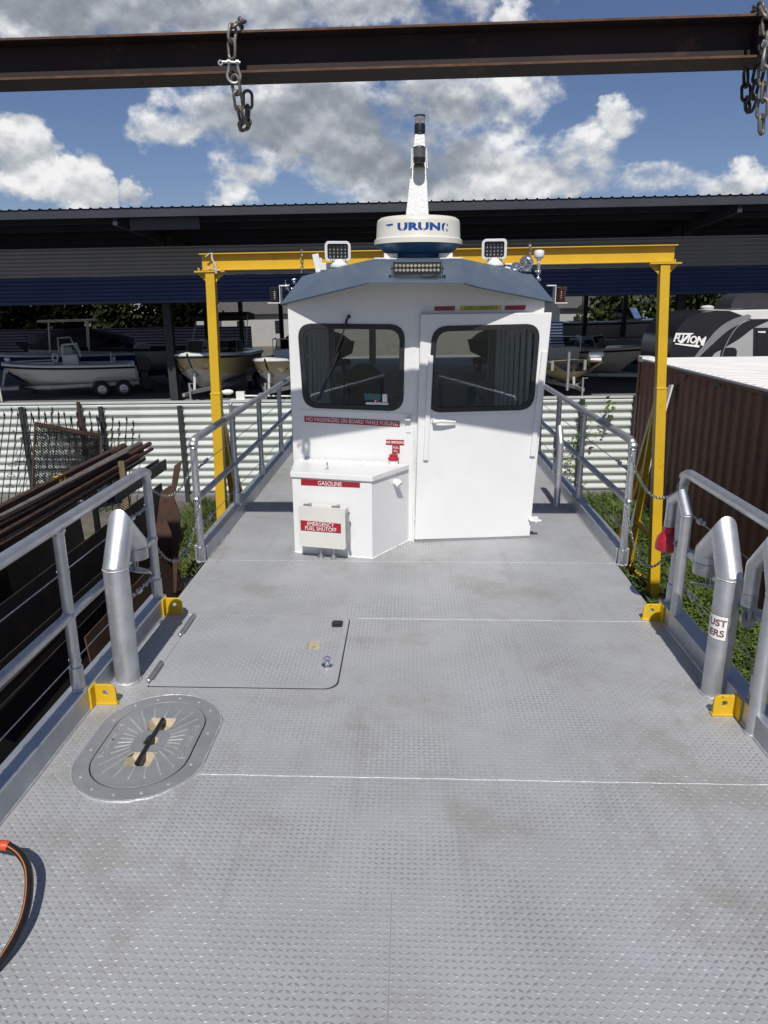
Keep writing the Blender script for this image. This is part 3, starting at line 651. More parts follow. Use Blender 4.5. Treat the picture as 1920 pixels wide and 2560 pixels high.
b = MB(); b.lathe([(0, 0), (.022, 0), (.022, .006), (0, .008)], Matrix.Translation((-.665, 5.80, .690)), 14); b.sweep([(-.665+.004, 5.80+.016*math.cos(t), .722+.022*math.sin(t)) for t in np.linspace(0, 2*PI, 14)[:-1]], .005, 6, closed=True); b.o('ring_latch', A['chrome'], fbox)
b = MB(); b.cyl((-.125, 6.0, .69), (-.125, 6.0, .728), .040, n=20); fn = b.o('filler_neck', A['white'], fbox)
b = MB(); b.lathe([(0, .724), (.045, .724), (.047, .73), (.046, .742), (.037, .75), (.036, .768), (.03, .773), (0, .773)], Matrix.Translation((-.125, 6.0, 0)), 20); b.o('filler_cap', A['redcap'], fn)
nB = V((-.15, -.66, 0)).normalized(); nB = V((-(5.706-5.56), -(-.287+.94), 0)).normalized(); XB = V((.653, -.146, 0)).normalized(); OB = V((-.94, 5.706, 0))
def bpt(x, z, off): t = (x+.94)/XB.x; return OB+XB*t+V((0, 0, z))+nB*off
b = MB(); L_ = lambda x: (x+.94)/XB.x
def bquad(q): return [(L_(x), z) for x, z in q]
b.prism(bquad([(-.865,.582),(-.381,.590),(-.381,.628),(-.863,.632)]), OB+nB*.001, XB, (0, 0, 1), .003); so = b.o('warning_sign', A['red'], fbox, sharp=0)
lt = MB(); vs, fs = text('GASOLINE', .050, -.0003); lt.add(put(vs, bpt(-.625, .606, .0045), XB, (0, 0, 1), .001, .86), fs); lt.o('lettering', A['ltr'], so, sharp=0)
en = MB(); en.prism(rrect(L_(-.840), L_(-.468), .112, .440, .018), OB+nB*.03, XB, (0, 0, 1), .085); eo = en.o('shutoff_enclosure', A['encl'], fbox, bevel=.006)
b = MB(); b.prism(rrect(L_(-.845), L_(-.463), .108, .444, .02), OB+nB*.1155, XB, (0, 0, 1), .022); b.o('enclosure_door', A['encl'], eo, bevel=.006)
b = MB(); b.prism(bquad([(-.828,.244),(-.498,.244),(-.498,.322),(-.828,.328)]), OB+nB*.138, XB, (0, 0, 1), .003); so = b.o('warning_sign', A['red'], eo, sharp=0)
lt = MB()
for w_, dz in (('EMERGENCY', .018), ('FUEL SHUTOFF', -.019)):
    vs, fs = text(w_, .046, -.0002); lt.add(put(vs, bpt(-.663, .285+dz, .1412), XB, (0, 0, 1), .001, .86), fs)
lt.o('lettering', A['ltr'], so, sharp=0)
for x in (-.765, -.535):
    b = MB(); b.bar(bpt(x-.04, .446, .12), bpt(x+.025, .446, .12), .03, .008, up=nB); b.sweep([bpt(x+.015+.013*math.cos(t), .462+.010*math.sin(t), .125) for t in np.linspace(0, 2*PI, 12)[:-1]], .003, 6, closed=True); b.o('enclosure_latch', A['steel'], eo)
b = MB()
for z in (.15, .40): b.cyl(bpt(-.447, z-.012, .10), bpt(-.447, z+.012, .10), .010, n=10)
b.bar(bpt(-.452, .155, .10), bpt(-.452, .395, .10), .012, .03, up=nB); b.o('enclosure_hinge', A['steel'], eo)
for x in (-.690, -.585):
    b = MB(); b.cyl(bpt(x, .0, .07), bpt(x, .112, .07), .011, n=12); b.cyl(bpt(x, .0, .07), bpt(x, .03, .07), .022, n=12); b.cyl(bpt(x, .0, .07), bpt(x, .012, .07), .030, n=12); b.o('conduit', A['steel'], eo)
b = MB(); b.sweep([(x+rng.normal(0, .002), y+rng.normal(0, .002), .003) for p, q_ in zip(BOXP[:2]+[BOXP[3]], [BOXP[1], BOXP[2], BOXP[0]]) for x, y in [(p[0]+(q_[0]-p[0])*i/30, p[1]+(q_[1]-p[1])*i/30) for i in range(31)]][:62], .006, 6); b.o('wall_bead', A['bead'], fbox)
b = MB(); pv = V((-.115, 5.83, .575)); nv = V((.85, -.53, 0)); b.sweep([pv, pv+nv*.03, pv+nv*.055+V((0, 0, -.018))], [.026, .032, .034], 14); b.o('box_vent', A['white'], fbox)
# ---- things on the roof
YC = 6.95
ctr = aty(1045, 640, YC); ctr.z = 2.375; sc = YC/6.1
rd = MB(); rad = rd.lathe([(.352, .10), (.350, .135), (.336, .145), (.334, .15), (.328, .26), (.322, .282), (.300, .297), (.2, .308), (0, .312)], Matrix.Translation(ctr) @ Matrix.Scale(sc*.985, 4), 64).o('radar_dome', A['dome'], boat, sharp=50)
b = MB(); b.lathe([(.20, .022), (.275, .050), (.335, .092), (.345, .101), (0, .101)], Matrix.Translation(ctr) @ Matrix.Scale(sc*.985, 4), 48); b.lathe([(0, -.012), (.19, -.012), (.2, .024), (0, .024)], Matrix.Translation(ctr) @ Matrix.Scale(sc*.985, 4), 40); b.o('radar_base', A['radblue'], rad, sharp=40)
b = MB(); b.box((ctr.x-.33, YC-.24, ctr.z-.02), (ctr.x+.33, YC+.3, ctr.z-.008)); b.bar((ctr.x-.30, YC-.2, ctr.z+.01), (ctr.x-.18, YC-.2, ctr.z+.01), .02, .045); b.bar((ctr.x+.18, YC-.2, ctr.z+.01), (ctr.x+.30, YC-.2, ctr.z+.01), .02, .045)
b.bar((ctr.x-.38, YC-.2, ctr.z-.0135), (ctr.x-.28, YC-.2, ctr.z-.0135), .2, .012); b.bar((ctr.x+.27, YC-.2, ctr.z-.0135), (ctr.x+.38, YC-.2, ctr.z-.0135), .2, .012); b.o('radar_bracket', A['whitel'], rad, bevel=.003)
b = MB(); rr = .3315*sc*.985
vs, fs = text('URUN', .112, .006, spacing=1.06, ext=.0005)
def cyl_put(vs, dx, dz): return [V((ctr.x+(rr+.001+q.z)*math.sin((q.x*1.18+dx)/rr+.02), YC-(rr+.001+q.z)*math.cos((q.x*1.18+dx)/rr+.02), ctr.z+.206*sc+q.y*.72+dz)) for q in vs]
b.add(cyl_put(vs, -.005, 0), fs)
def patch(pl, dx): b.add(cyl_put([V((p[0], p[1], .0)) for p in pl], dx, 0), [tuple(range(len(pl)))])
patch([(-.28,.041), (-.205,.046), (-.205,.028), (-.235,.027), (-.245,.018), (-.252,.026), (-.262,.030)], .0)
patch([(.172,.036), (.185,.047), (.20,.048), (.195,.033), (.19,.02), (.186,-.02), (.19,-.047), (.178,-.04), (.168,-.015), (.168,.018)], 0)
patch([(.205,-.018), (.214,-.012), (.224,-.03), (.222,-.046), (.205,-.048), (.214,-.034)], 0); patch([(.208,.046), (.222,.036), (.228,.016), (.218,.02), (.212,.033)], 0)
b.o('lettering', A['ltrblue'], rad, sharp=0)
# mast
MY = 7.45
bl, br = aty(1012, 560, MY), aty(1073, 560, MY); tlp, trp = aty(1037, 335, MY+.1), aty(1062, 335, MY+.1)
zb = 2.36; tb = (bl.z-zb)/(tlp.z-bl.z)
def ext_(a, b_): return a+(a-b_)*tb
bl, br = ext_(bl, tlp), ext_(br, trp)
dp, dt = .18, .09
mv = [bl, br, br+V((0, dp, 0)), bl+V((0, dp, 0)), tlp, trp, trp+V((0, dt, 0)), tlp+V((0, dt, 0))]
b = MB(); b.add(mv, [(3,2,1,0),(4,5,6,7),(0,1,5,4),(1,2,6,5),(2,3,7,6),(3,0,4,7)]); mast = b.o('mast', A['whitel'], boat, bevel=.008)
mc = (tlp+trp)/2+V((0, .045, 0)); f = MY/6.7
b = MB(); b.lathe([(0, 0), (.045, 0), (.043, .02), (.046, .022), (.046, .075), (.044, .085), (0, .085)], Matrix.Translation(mc) @ Matrix.Scale(f, 4), 24); mlt = b.o('masthead_lamp', A['black'], mast)
b = MB(); b.lathe([(0, .085), (.043, .085), (.043, .140), (.040, .145), (0, .145)], Matrix.Translation(mc) @ Matrix.Scale(f, 4), 24); b.o('lamp_lens', A['navclear'], mlt)
b = MB(); b.lathe([(0, .141), (.046, .141), (.047, .150), (.02, .156), (0, .156)], Matrix.Translation(mc) @ Matrix.Scale(f, 4), 24); b.cyl(mc+V((0, 0, .09)), mc+V((0, 0, .14)), .012, n=8); b.o('lamp_cap', A['black'], mlt)
l2 = aty(1048, 410, MY-.06); 
b = MB(); b.lathe([(0, 0), (.030, 0), (.05, .012), (.052, .048), (0, .048)], Matrix.Translation(l2) @ Matrix.Scale(f, 4), 24); b.bar(l2+V((0, 0, -.004)), l2+V((0, .14, -.004)), .10, .008); sl = b.o('steaming_lamp', A['black'], mast)
b = MB(); b.lathe([(0, .048), (.050, .048), (.050, .118), (.048, .12), (0, .12)], Matrix.Translation(l2) @ Matrix.Scale(f, 4), 24); b.o('lamp_lens', A['navglass'], sl)
b = MB(); b.lathe([(0, .12), (.051, .12), (.048, .128), (.035, .135), (0, .137)], Matrix.Translation(l2) @ Matrix.Scale(f, 4), 24); b.o('lamp_cap', A['black'], sl)
b = MB()
for sg in (-1, 1): b.bar(l2+V((sg*.075, .07, -.03)), l2+V((sg*.068, .09, .14)), .008, .07); b.sphere(l2+V((sg*.078, .07, -.025)), .010)
b.o('mast_bracket', A['white'], mast)
# light bar
b = MB(); bc = V((.058, 5.76, 2.243)); hw, hh = .178, .045
b.box((bc.x-hw, bc.y, bc.z-hh), (bc.x+hw, bc.y+.06, bc.z+hh)); 
for i in range(14): 
    z = bc.z-hh+.006+i*.0065
    for sg in (-1, 1): b.box((bc.x+sg*(hw+.001)-.004, bc.y+.004, z), (bc.x+sg*(hw+.001)+.004, bc.y+.058, z+.003))
lbar = b.o('light_bar', A['black'], boat, bevel=.003)
b = MB()
for sg in (-1, 1): b.box((bc.x+sg*(hw+.012)-.003, bc.y+.02, 2.135), (bc.x+sg*(hw+.012)+.003, bc.y+.05, bc.z+.02)); b.cyl((bc.x+sg*(hw+.004), bc.y+.035, bc.z+.005), (bc.x+sg*(hw+.024), bc.y+.035, bc.z+.005), .012, n=10); b.box((bc.x+sg*(hw+.012)-.025, bc.y+.01, 2.165), (bc.x+sg*(hw+.012)+.025, bc.y+.06, 2.172)); b.cyl((bc.x+sg*(hw+.028), bc.y+.03, 2.17), (bc.x+sg*(hw+.028), bc.y+.03, 2.195), .008, n=8)
b.box((bc.x-hw+.02, bc.y-.03, 2.150), (bc.x+hw-.02, bc.y+.05, 2.168)); b.sweep([(bc.x+.02, bc.y+.04, bc.z-hh), (bc.x+.03, bc.y+.02, bc.z-hh-.02), (bc.x+.1, bc.y+.04, bc.z-hh-.02), (bc.x+.16, bc.y+.1, 2.2)], .003, 6); b.o('mounting_bracket', A['black'], lbar)
for i in range(12):
    for j in range(2):
        q = MB(); q.lathe([(0, .004), (.008, .006), (.0125, .0), (.0125, -.004), (0, -.004)], Matrix.Translation((bc.x-.158+i*.0287, bc.y-.001, bc.z-.0165+.033*j)) @ Matrix.Rotation(PI/2, 4, 'X'), 12); q.o('led_lamp', A['ledy'] if 1 < i < 10 else A['lens'], lbar)
# work lights
def worklight(px0, px1, py0, py1, Y, turn, tilt, name='work_light'):
    p0, p1 = aty(px0, py1, Y), aty(px1, py0, Y); w_, h_ = p1.x-p0.x, p1.z-p0.z; c = (p0+p1)/2
    Mx = Matrix.Translation(c) @ Matrix.Rotation(turn, 4, 'Z') @ Matrix.Rotation(tilt, 4, 'X'); 
    f0 = rrect(-w_/2, w_/2, -h_*.36, h_/2, w_*.14)
    b = MB(); q = MB(); q.prism(f0, (0, 0, 0), (1, 0, 0), (0, 0, 1), .03, holes=[rrect(-w_*.40, w_*.40, -h_*.27, h_*.42, w_*.08)]); q.prism([(x*.97, z*.97+.003) for x, z in f0], (0, .002, 0), (1, 0, 0), (0, 0, 1), -.07)
    b.add([Mx @ V(p) for p in q.v], q.f); wl = b.o(name, A['white'], boat, bevel=.006)
    b = MB(); q = MB(); q.prism(rrect(-w_*.40, w_*.40, -h_*.27, h_*.42, w_*.08), (0, -.004, 0), (1, 0, 0), (0, 0, 1), .006); 
    for i in range(9): q.box((-w_*.3+i*w_*.072, -.032, -h_*.36), (-w_*.3+i*w_*.072+.004, -.004, -h_*.27))
    b.add([Mx @ V(p) for p in q.v], q.f); lo = b.o('lamp_face', A['black'], wl)
    b = MB(); q = MB()
    for i in range(5):
        for j in range(4): q.lathe([(0, .002), (.004, .003), (.0085, 0), (.0085, -.003), (0, -.003)], Matrix.Translation((-w_*.29+i*w_*.145, -.011, -h_*.17+j*h_*.155)) @ Matrix.Rotation(PI/2, 4, 'X'), 8)
    b.add([Mx @ V(p) for p in q.v], q.f); b.o('led_lamp', A['navclear'], lo)
    b = MB(); b.lathe([(0, -.035), (w_*.36, -.035), (w_*.36, -.015), (w_*.30, .004), (w_*.27, .03), (0, .03)], Matrix.Translation((c.x+.01, c.y+.03, c.z-h_*.46)), 24); b.o('swivel_base', A['white'], wl)
worklight(813, 876, 604, 660, 6.72, R(6), R(8)); worklight(1204, 1268, 598, 656, 6.72, R(-8), R(8))
# brackets, small mast stubs, horn, antenna, side lamps
b = MB(); b.bar(aty(800, 690, 6.85), aty(788, 635, 6.85), .058, .02, up=(0, -1, 0)); b.bar(aty(806, 690, 6.9), aty(802, 645, 6.9), .022, .03, up=(0, -1, 0)); b.bar(aty(800, 667, 6.8), aty(850, 665, 6.8), .03, .06); b.bar(aty(795, 680, 6.84), aty(840, 676, 6.84), .05, .03); b.o('folding_mast', A['white'], boat, bevel=.004)
b = MB(); b.bar(aty(1255, 660, 6.85), aty(1285, 661, 6.85), .06, .012); b.bar(aty(1284, 660, 6.83), aty(1284, 680, 6.83), .02, .05); b.bar(aty(1225, 664, 6.8), aty(1284, 672, 6.8), .05, .02); b.o('lamp_shelf', A['whitel'], boat, bevel=.003)
h = aty(1316, 657, 6.55)
b = MB(); ax = (V((-.02, -1, .02))).normalized(); Mh = Matrix.Translation(h) @ ax.to_track_quat('Z', 'Y').to_matrix().to_4x4()
b.lathe([(.0, -.02), (.012, -.15), (.018, -.15), (.022, -.08), (.036, -.03), (.058, .0), (.060, .002), (.056, .0), (.034, -.032), (.018, -.08), (0, -.085)], Mh, 28); ho = b.o('air_horn', A['chrome'], boat)
b = MB(); b.lathe([(.0, -.02), (.012, -.15), (.018, -.15), (.02, -.08), (.03, -.03), (.045, .0), (.047, .002), (.043, .0), (.028, -.032), (0, -.04)], Matrix.Translation(h+V((-.085, .05, -.035))) @ Matrix.Rotation(R(70), 4, 'X') @ Matrix.Rotation(R(-25), 4, 'Y'), 20); b.bar(h+V((-.06, .08, -.06)), h+V((.05, .08, -.06)), .03, .02)
for i in range(5): b.sphere(h+V((-.04+i*.02, .04, -.062)), .010, n=6, m=5)
b.o('horn_mount', A['chrome'], ho)
gpt = aty(1346, 672, 6.7)
b = MB(); b.lathe([(0, .045), (.014, .045), (.017, .075), (.04, .095), (.043, .10), (.043, .138), (.038, .150), (.015, .156), (0, .156)], Matrix.Translation(gpt), 24); an = b.o('gps_antenna', A['white'], boat, sharp=50)
b = MB(); b.lathe([(0, -.09), (.010, -.09), (.010, .0), (.015, .0), (.015, .046), (0, .046)], Matrix.Translation(gpt), 12); b.sphere(gpt+V((0, 0, -.03)), .02); b.bar(gpt+V((-.03, 0, -.02)), gpt+V((.02, -.01, -.015)), .014, .014); b.sphere(gpt+V((.004, -.01, -.085)), .022, sc=(1, .6, 1)); b.o('ratchet_mount', A['chrome'], an)
for (px, Y, sg, lens) in ((688, 6.72, -1, A['navglass']), (1400, 6.72, 1, A['redlens'])):
    p = aty(px, 757, Y); 
    b = MB(); b.box((p.x-.055, Y-.06, p.z-.006), (p.x+.055, Y+.08, p.z+.002)); xi = p.x-sg*.052; b.box((xi-.003, Y-.05, p.z), (xi+.003, Y+.08, p.z+.15)); b.box((min(xi, xi-sg*.07), Y-.02, p.z+.14), (max(xi, xi-sg*.07), Y+.06, p.z+.15)); bo = b.o('side_lamp', A['white'], boat, bevel=.002)
    b = MB(); b.lathe([(0, .002), (.040, .002), (.042, .028), (.040, .03)]+[(.038+.003*(i % 2), .034+.008*i) for i in range(9)]+[(.046, .112), (.045, .125), (.03, .136), (0, .138)], Matrix.Translation((p.x-sg*.0+.002, Y-.01, p.z)), 20); b.o('lamp_lens', A['black'] if sg < 0 else lens, bo)
    if sg > 0:
        b = MB(); b.box((p.x-.046, Y-.045, p.z+.118), (p.x+.046, Y+.03, p.z+.132)); b.box((p.x-.046, Y-.03, p.z+.003), (p.x-.004, Y+.03, p.z+.118)); b.o('lamp_housing', A['black'], bo, bevel=.004)
b = MB()
for q_ in ((735, 700), (718, 715), (733, 722)):
    p = aty(q_[0], q_[1], 6.75); b.sphere(p, .014); b.sphere(p+V((.012, 0, .004)), .011); b.sphere(p+V((-.012, 0, .003)), .011); b.sphere(p+V((0, 0, -.02)), .012); b.cyl(p, p+V((.02, .03, -.06)), .007, n=8)
b.cyl(aty(713, 725, 6.75), aty(714, 700, 6.75), .003, n=6); b.o('rail_fitting', A['chrome'], boat)
# ================================================================== chains, hose
def linkpath(Lo, Wo, d, n=7):
    rr = (Wo-d)/2; h = (Lo-d)/2-rr
    return [V((rr*math.cos(t), 0, h+rr*math.sin(t))) for t in np.linspace(0, PI, n)]+[V((rr*math.cos(t), 0, -h+rr*math.sin(t))) for t in np.linspace(PI, 2*PI, n)]
def along(path, pitch):
    path = [V(p) for p in path]; out = []; acc = 0.; want = 0.
    for a, b in zip(path, path[1:]):
        L = (b-a).length
        while want <= acc+L: out.append((a.lerp(b, (want-acc)/L), (b-a).normalized())); want += pitch
        acc += L
    return out
def link_frames(path, Lo, Wo, d, twist=.78):
    fr = []
    pts = [p for p, _ in along(path, Lo-2*d)]
    for i in range(len(pts)-1):
        z = (pts[i+1]-pts[i]).normalized(); c = (pts[i]+pts[i+1])/2
        x = z.cross(V((.35, 1, .2))).normalized(); y = z.cross(x)
        M = Matrix((x, y, z)).transposed().to_4x4(); M.translation = c
        fr.append(M @ Matrix.Rotation(twist+(i % 2)*PI/2+rng.normal(0, .12), 4, 'Z'))
    return fr
def chain_mesh(mb, path, Lo, Wo, d, n=6):
    lp = linkpath(Lo, Wo, d, 5)
    for M in link_frames(path, Lo, Wo, d): mb.sweep([M @ p for p in lp], d/2, n, closed=True)
def sag(p, q, s, n=24):
    p, q = V(p), V(q); return [p.lerp(q, i/n)+V((0, 0, -4*s*(i/n)*(1-i/n))) for i in range(n+1)]
def safety(p, q, s, label, hook=True):
    b = MB(); b2 = MB(); chain_mesh(b, sag(p, q, s), .040, .022, .0062)
    t = thing('safety_chain', label, 'chain', p, group='safety chains across the deck gates')
    Mi = Matrix.Translation(-V(p)); b.o('chain_links', A['galv'], t, M=Mi)
    for e, o_ in ((V(p), 1), (V(q), -1)):
        b2 = MB(); b2.sweep([e+V((.012*math.cos(a), 0, .02+.026*math.sin(a))) for a in np.linspace(0, 2*PI, 14)[:-1]], .004, 6, closed=True); b2.o('snap_hook', A['steel'], t, M=Mi)
safety((-1.63, 5.44, .89), (-1.665, 4.49, .86), .17, 'upper slack chain closing the left hand gate of the deck rail')
safety((-1.63, 5.44, .50), (-1.665, 4.49, .47), .27, 'lower slack chain hanging nearly to the weeds in the left gate')
safety((1.665, 5.44, .90), (1.70, 4.49, .86), .17, 'upper slack chain closing the gate beside the yellow upright')
safety((1.66, 5.42, .52), (1.70, 4.49, .50), .31, 'lower drooping chain behind the red plastic cap in the right gate')
hp = [atz(-60, 2100, .10), atz(-5, 2112, .115), atz(22, 2116, .112), atz(50, 2135, .10), atz(68, 2165, .085), atz(73, 2200, .075), atz(70, 2250, .06), atz(58, 2300, .05), atz(38, 2345, .04), atz(14, 2385, .03), atz(-20, 2430, .018), atz(-70, 2480, .016)]
def smooth(pts, k=4):
    pts = [V(p) for p in pts]; out = []
    for i in range(len(pts)-1):
        p0, p1, p2, p3 = pts[max(0, i-1)], pts[i], pts[i+1], pts[min(len(pts)-1, i+2)]
        for j in range(k):
            t = j/k; out.append(.5*((2*p1)+(p2-p0)*t+(2*p0-5*p1+4*p2-p3)*t*t+(3*p1-p0-3*p2+p3)*t**3))
    return out+[pts[-1]]
hs = smooth(hp); h0 = hs[0]
t = thing('hose', 'black hose with an orange stripe curling off the left edge of the deck', 'hose', h0); Mi = Matrix.Translation(-h0)
MB().sweep(hs, .0145, 14).o('hose_tube', A['hose'], t, M=Mi)
MB().sweep([p+V((-.004, -.009, .0112)) for p in hs], .0022, 6).o('stripe', A['hosest'], t, M=Mi)
MB().sweep(hs[:9], .0175, 16).o('sleeve', A['sleeve'], t, M=Mi, sharp=50)
# ================================================================== dark lifting beam overhead
best = None
for a in np.linspace(-.8, .8, 321):
    p, q = aty(0, 201, 4.22+a), aty(1920, 143, 4.22-a); e = abs((q.z-p.z)-K*(q.x-p.x))
    if best is None or e < best[0]: best = (e, p, q)
_, bp, bq = best; bd = (bq-bp).normalized(); bp2, bq2 = bp-bd*1.2, bq+bd*1.4
by = V((0, 0, 1)).cross(bd).normalized(); bz = bd.cross(by).normalized()
Wd, Dp, tf = .215, .195, .013
t = thing('lifting_beam', 'dark rusty steel beam spanning overhead above the deck', 'steel beam', bp2)
Mi = Matrix.Translation(-bp2)
def fl(z0, z1, y0, y1, m_, name, par): b = MB(); b.prism([(y0, z0), (y1, z0), (y1, z1), (y0, z1)], bp2, by, bz, (bq2-bp2).length*1.0); return b.o(name, m_, par, M=Mi, bevel=.002)
fl(0, tf, 0.002, Wd, A['rustbeam'], 'bottom_flange', t); fl(Dp-tf, Dp, .002, Wd, A['rustbeam'], 'top_flange', t); fl(tf, Dp-tf, Wd/2-.006, Wd/2+.006, A['rustbeam'], 'web', t)
fl(.0005, tf-.0005, -.001, .002, A['rustedge'], 'flange_edge', t); fl(Dp-tf+.0005, Dp-.0005, -.001, .002, A['rustedge'], 'flange_edge', t)
b = MB(); xs = bp2+bd*((bq-bp2).length-.05); b.prism([(.01, tf), (Wd/2-.008, tf), (Wd/2-.008, Dp-tf), (.03, Dp-tf)], xs, by, bz, .012); b.o('stiffener', A['rustbeam'], t, M=Mi)
def bpx(x, y, k=0.): 
    """point at the beam's front face (k metres behind it)"""
    d = ray(x, y); n_ = by; tt = (bp+by*k-CAM).dot(n_)/d.dot(n_); return CAM+d*tt
def bigchain(paths, label, mats, shackle=None, gr='chains hung over the dark lifting beam'):
    o0 = bpx(*paths[0][0]); t = thing('lifting_chain', label, 'chain', o0, group=gr); Mi = Matrix.Translation(-o0)
    Lo, Wo, d = .106, .062, .0165; base = MB().sweep(linkpath(Lo, Wo, d, 8), d/2, 10, closed=True)
    mes = {}
    for pth, mk in zip(paths, mats):
        pts = smooth([bpx(*p) for p in pth], 3)
        for M in link_frames(pts, Lo, Wo, d, .35):
            if mk not in mes:
                ob = base.o('link', A[mk], t); mes[mk] = ob
            else: ob = mes[mk].copy(); col.objects.link(ob); ob.parent = t
            ob.matrix_local = Mi @ M
    if shackle:
        c = bpx(*shackle[0]); s = shackle[1]; ang = shackle[2]
        Ms = Mi @ Matrix.Translation(c) @ Matrix.Rotation(ang, 4, 'Z')
        b = MB(); arc = [V((-.030, 0, .05)), V((-.034, 0, .01))]+[V((.046*math.cos(a), 0, -.03+.046*math.sin(a))) for a in np.linspace(PI*.93, PI*2.07, 12)]+[V((.034, 0, .01)), V((.030, 0, .05))]
        b.sweep([p*s for p in arc], .011*s, 10)
        for sg in (-1, 1): b.cyl(V((sg*.030-.011, 0, .055))*s, V((sg*.030+.011, 0, .055))*s, .021*s, n=14)
        so = b.o('shackle', A['galv'], t, M=Ms)
        b = MB(); b.cyl(V((-.075, 0, .055))*s, V((.05, 0, .055))*s, .010*s, n=10); b.lathe([(.008*s, -.006*s), (.019*s, -.006*s), (.019*s, .006*s), (.008*s, .006*s)], Matrix.Translation(V((-.088, 0, .05))*s) @ Matrix.Rotation(PI/2, 4, 'X'), 12); b.o('shackle_pin', A['galv'], so, M=Ms)
bigchain([[(600, 60, .16), (604, 55, .04), (586, 62, -.02), (578, 85, -.045), (580, 120, -.05), (581, 170, -.05)], [(586, 192, -.05), (592, 222, -.045), (596, 258, -.03), (604, 295, .02), (608, 322, .08), (616, 312, .14), (620, 270, .17), (619, 225, .17), (619, 195, .17)]],
    'grey shackled chain looped over the dark beam above the wheelhouse window side', ['chainrust', 'chainrust'], ((584, 178, -.05), .72, R(8)))
bigchain([[(1890, 26, .2), (1896, 20, .06), (1910, 22, -.02), (1918, 40, -.045), (1921, 100, -.05), (1922, 160, -.05)], [(1908, 170, -.05), (1910, 205, -.05), (1908, 240, -.05), (1904, 285, -.05), (1903, 332, -.05)], [(1900, 165, .12), (1893, 200, .12), (1884, 240, .12), (1874, 274, .15), (1866, 258, .2), (1865, 210, .22), (1864, 150, .22)]],
    'dark chain gathered with a shackle at the right end of the overhead beam', ['chainrust', 'chainrust', 'chaindk'], ((1911, 140, -.05), .8, R(60)))
# ================================================================== yellow gantry
GY = 8.45
t = thing('yellow_gantry', 'bright yellow steel gantry standing astride the boat behind the wheelhouse', 'gantry', (0, GY, -1.6), bg=True)
zt, zb_ = bgy(960, 626, GY).z+1.6, bgy(960, 669, GY).z+1.6; xa, xb = bgy(500, 634, GY).x, bgy(1691, 618, GY).x
gw = .13
def gbox(name, a, b_, par=t, **kw): return MB().box(a, b_).o(name, A['yel'], par, bevel=.003, **kw)
gbox('top_flange', (xa, -gw/2, zt-.011), (xb, gw/2, zt)); gbox('bottom_flange', (xa+.02, -gw/2, zb_), (xb-.02, gw/2, zb_+.011)); gbox('beam_web', (xa+.015, -.005, zb_+.011), (xb-.015, .005, zt-.011))
for px_t, px_b in (((527, 682), (557, 1307)), ((1659, 672), (1633, 1488))):
    x0 = bgy(*px_t, GY).x; pb = bgy(*px_b, GY); k_ = (pb.x-x0)/((zb_-1.6)-pb.z); xbm = x0+k_*zb_; zj = 2.55
    xj = x0+k_*(zb_-zj); hw = .052
    b = MB(); b.bar((x0, 0, zb_-.016), (xj, 0, zj), hw*2, hw*2, up=(0, 1, 0)); po = b.o('gantry_post', A['yel'], t, bevel=.006)
    b = MB(); b.bar((xj, 0, zj+.06), (xbm, 0, 0), hw*2.2, hw*2.2, up=(0, 1, 0)); b.bar((xj, 0, zj+.05), (xj, 0, zj+.075), hw*2.35, hw*2.35, up=(0, 1, 0)); b.o('post_sleeve', A['yel'], po, bevel=.006)
    b = MB(); b.box((x0-.17, -.065, zb_-.017), (x0+.17, .065, zb_-.001))
    for sg in (-1, 1): b.prism([(0, 0), (.11*sg, .10), (0, .10)] if sg < 0 else [(0, 0), (.11, .10), (0, .10)], (x0+sg*hw, .006, zb_-.12), (1, 0, 0), (0, 0, 1), .012)
    for bx_ in (-.12, .10): b.cyl((x0+bx_, -.045, zb_-.03), (x0+bx_, -.045, zb_+.03), .010, n=8)
    b.o('gusset_plate', A['yel'], po)
    for i, (yy, zz) in enumerate(((1.05, 2.5), (1.75, 2.45))):
        b = MB(); b.bar((xj, .05, zz), (xbm, yy, .05), .07, .07, up=(1, 0, 0)); b.o('brace', A['yel'], t, bevel=.004)
    b = MB(); b.bar((xbm, -.35, .05), (xbm, 1.9, .05), .10, .09, up=(0, 0, 1)); b.bar((xbm+k_*(0-.8), .02, .8), (xbm+k_*-.8, .75, .8), .06, .06); b.o('base_beam', A['yel'], t, bevel=.004)
def gchain(px, y0, y1, label, knot=True):
    p, q = bgy(px, y0, GY-.075), bgy(px+1, y1, GY-.075); t2 = thing('sling_chain', label, 'chain', p, bg=True, group='light chains hung from the yellow gantry')
    b = MB(); zz = p.z; pts = [p+V((0, .15, -.02)), p+V((0, .12, .025)), p+V((0, .02, .03)), p, q]; chain_mesh(b, pts, .052, .03, .008); b.o('chain_links', A['galv'], t2, M=Matrix.Translation(-p))
gchain(753, 632, 690, 'pale short chain hung over the gantry beam left of the radar dome'); gchain(1326, 618, 660, 'pale short chain hung over the gantry beam behind the air horn')
p = bgy(529, 640, GY-.072); t2 = thing('rope_lashing', 'frayed white rope knotted round the left end of the yellow beam', 'rope', p, bg=True)
b = MB()
for k_ in range(4): b.sweep(smooth([bgy(x+rng.normal(0, 1.2), y, GY-.072-.006*k_) for x, y in ((514, 642), (529, 633), (531, 648), (538, 662), (536, 674), (548, 676))] if k_ < 2 else [bgy(x+rng.normal(0, 1.5), y, GY-.07-.004*k_) for x, y in ((529, 631), (533, 650), (541, 668), (540, 684))]), .006, 6)
b.sweep(smooth([bgy(x, y, GY-.073) for x, y in ((519, 665), (521, 670), (528, 671), (535, 664))]), .005, 6); b.o('rope', A['strip'], t2, M=Matrix.Translation(-p))
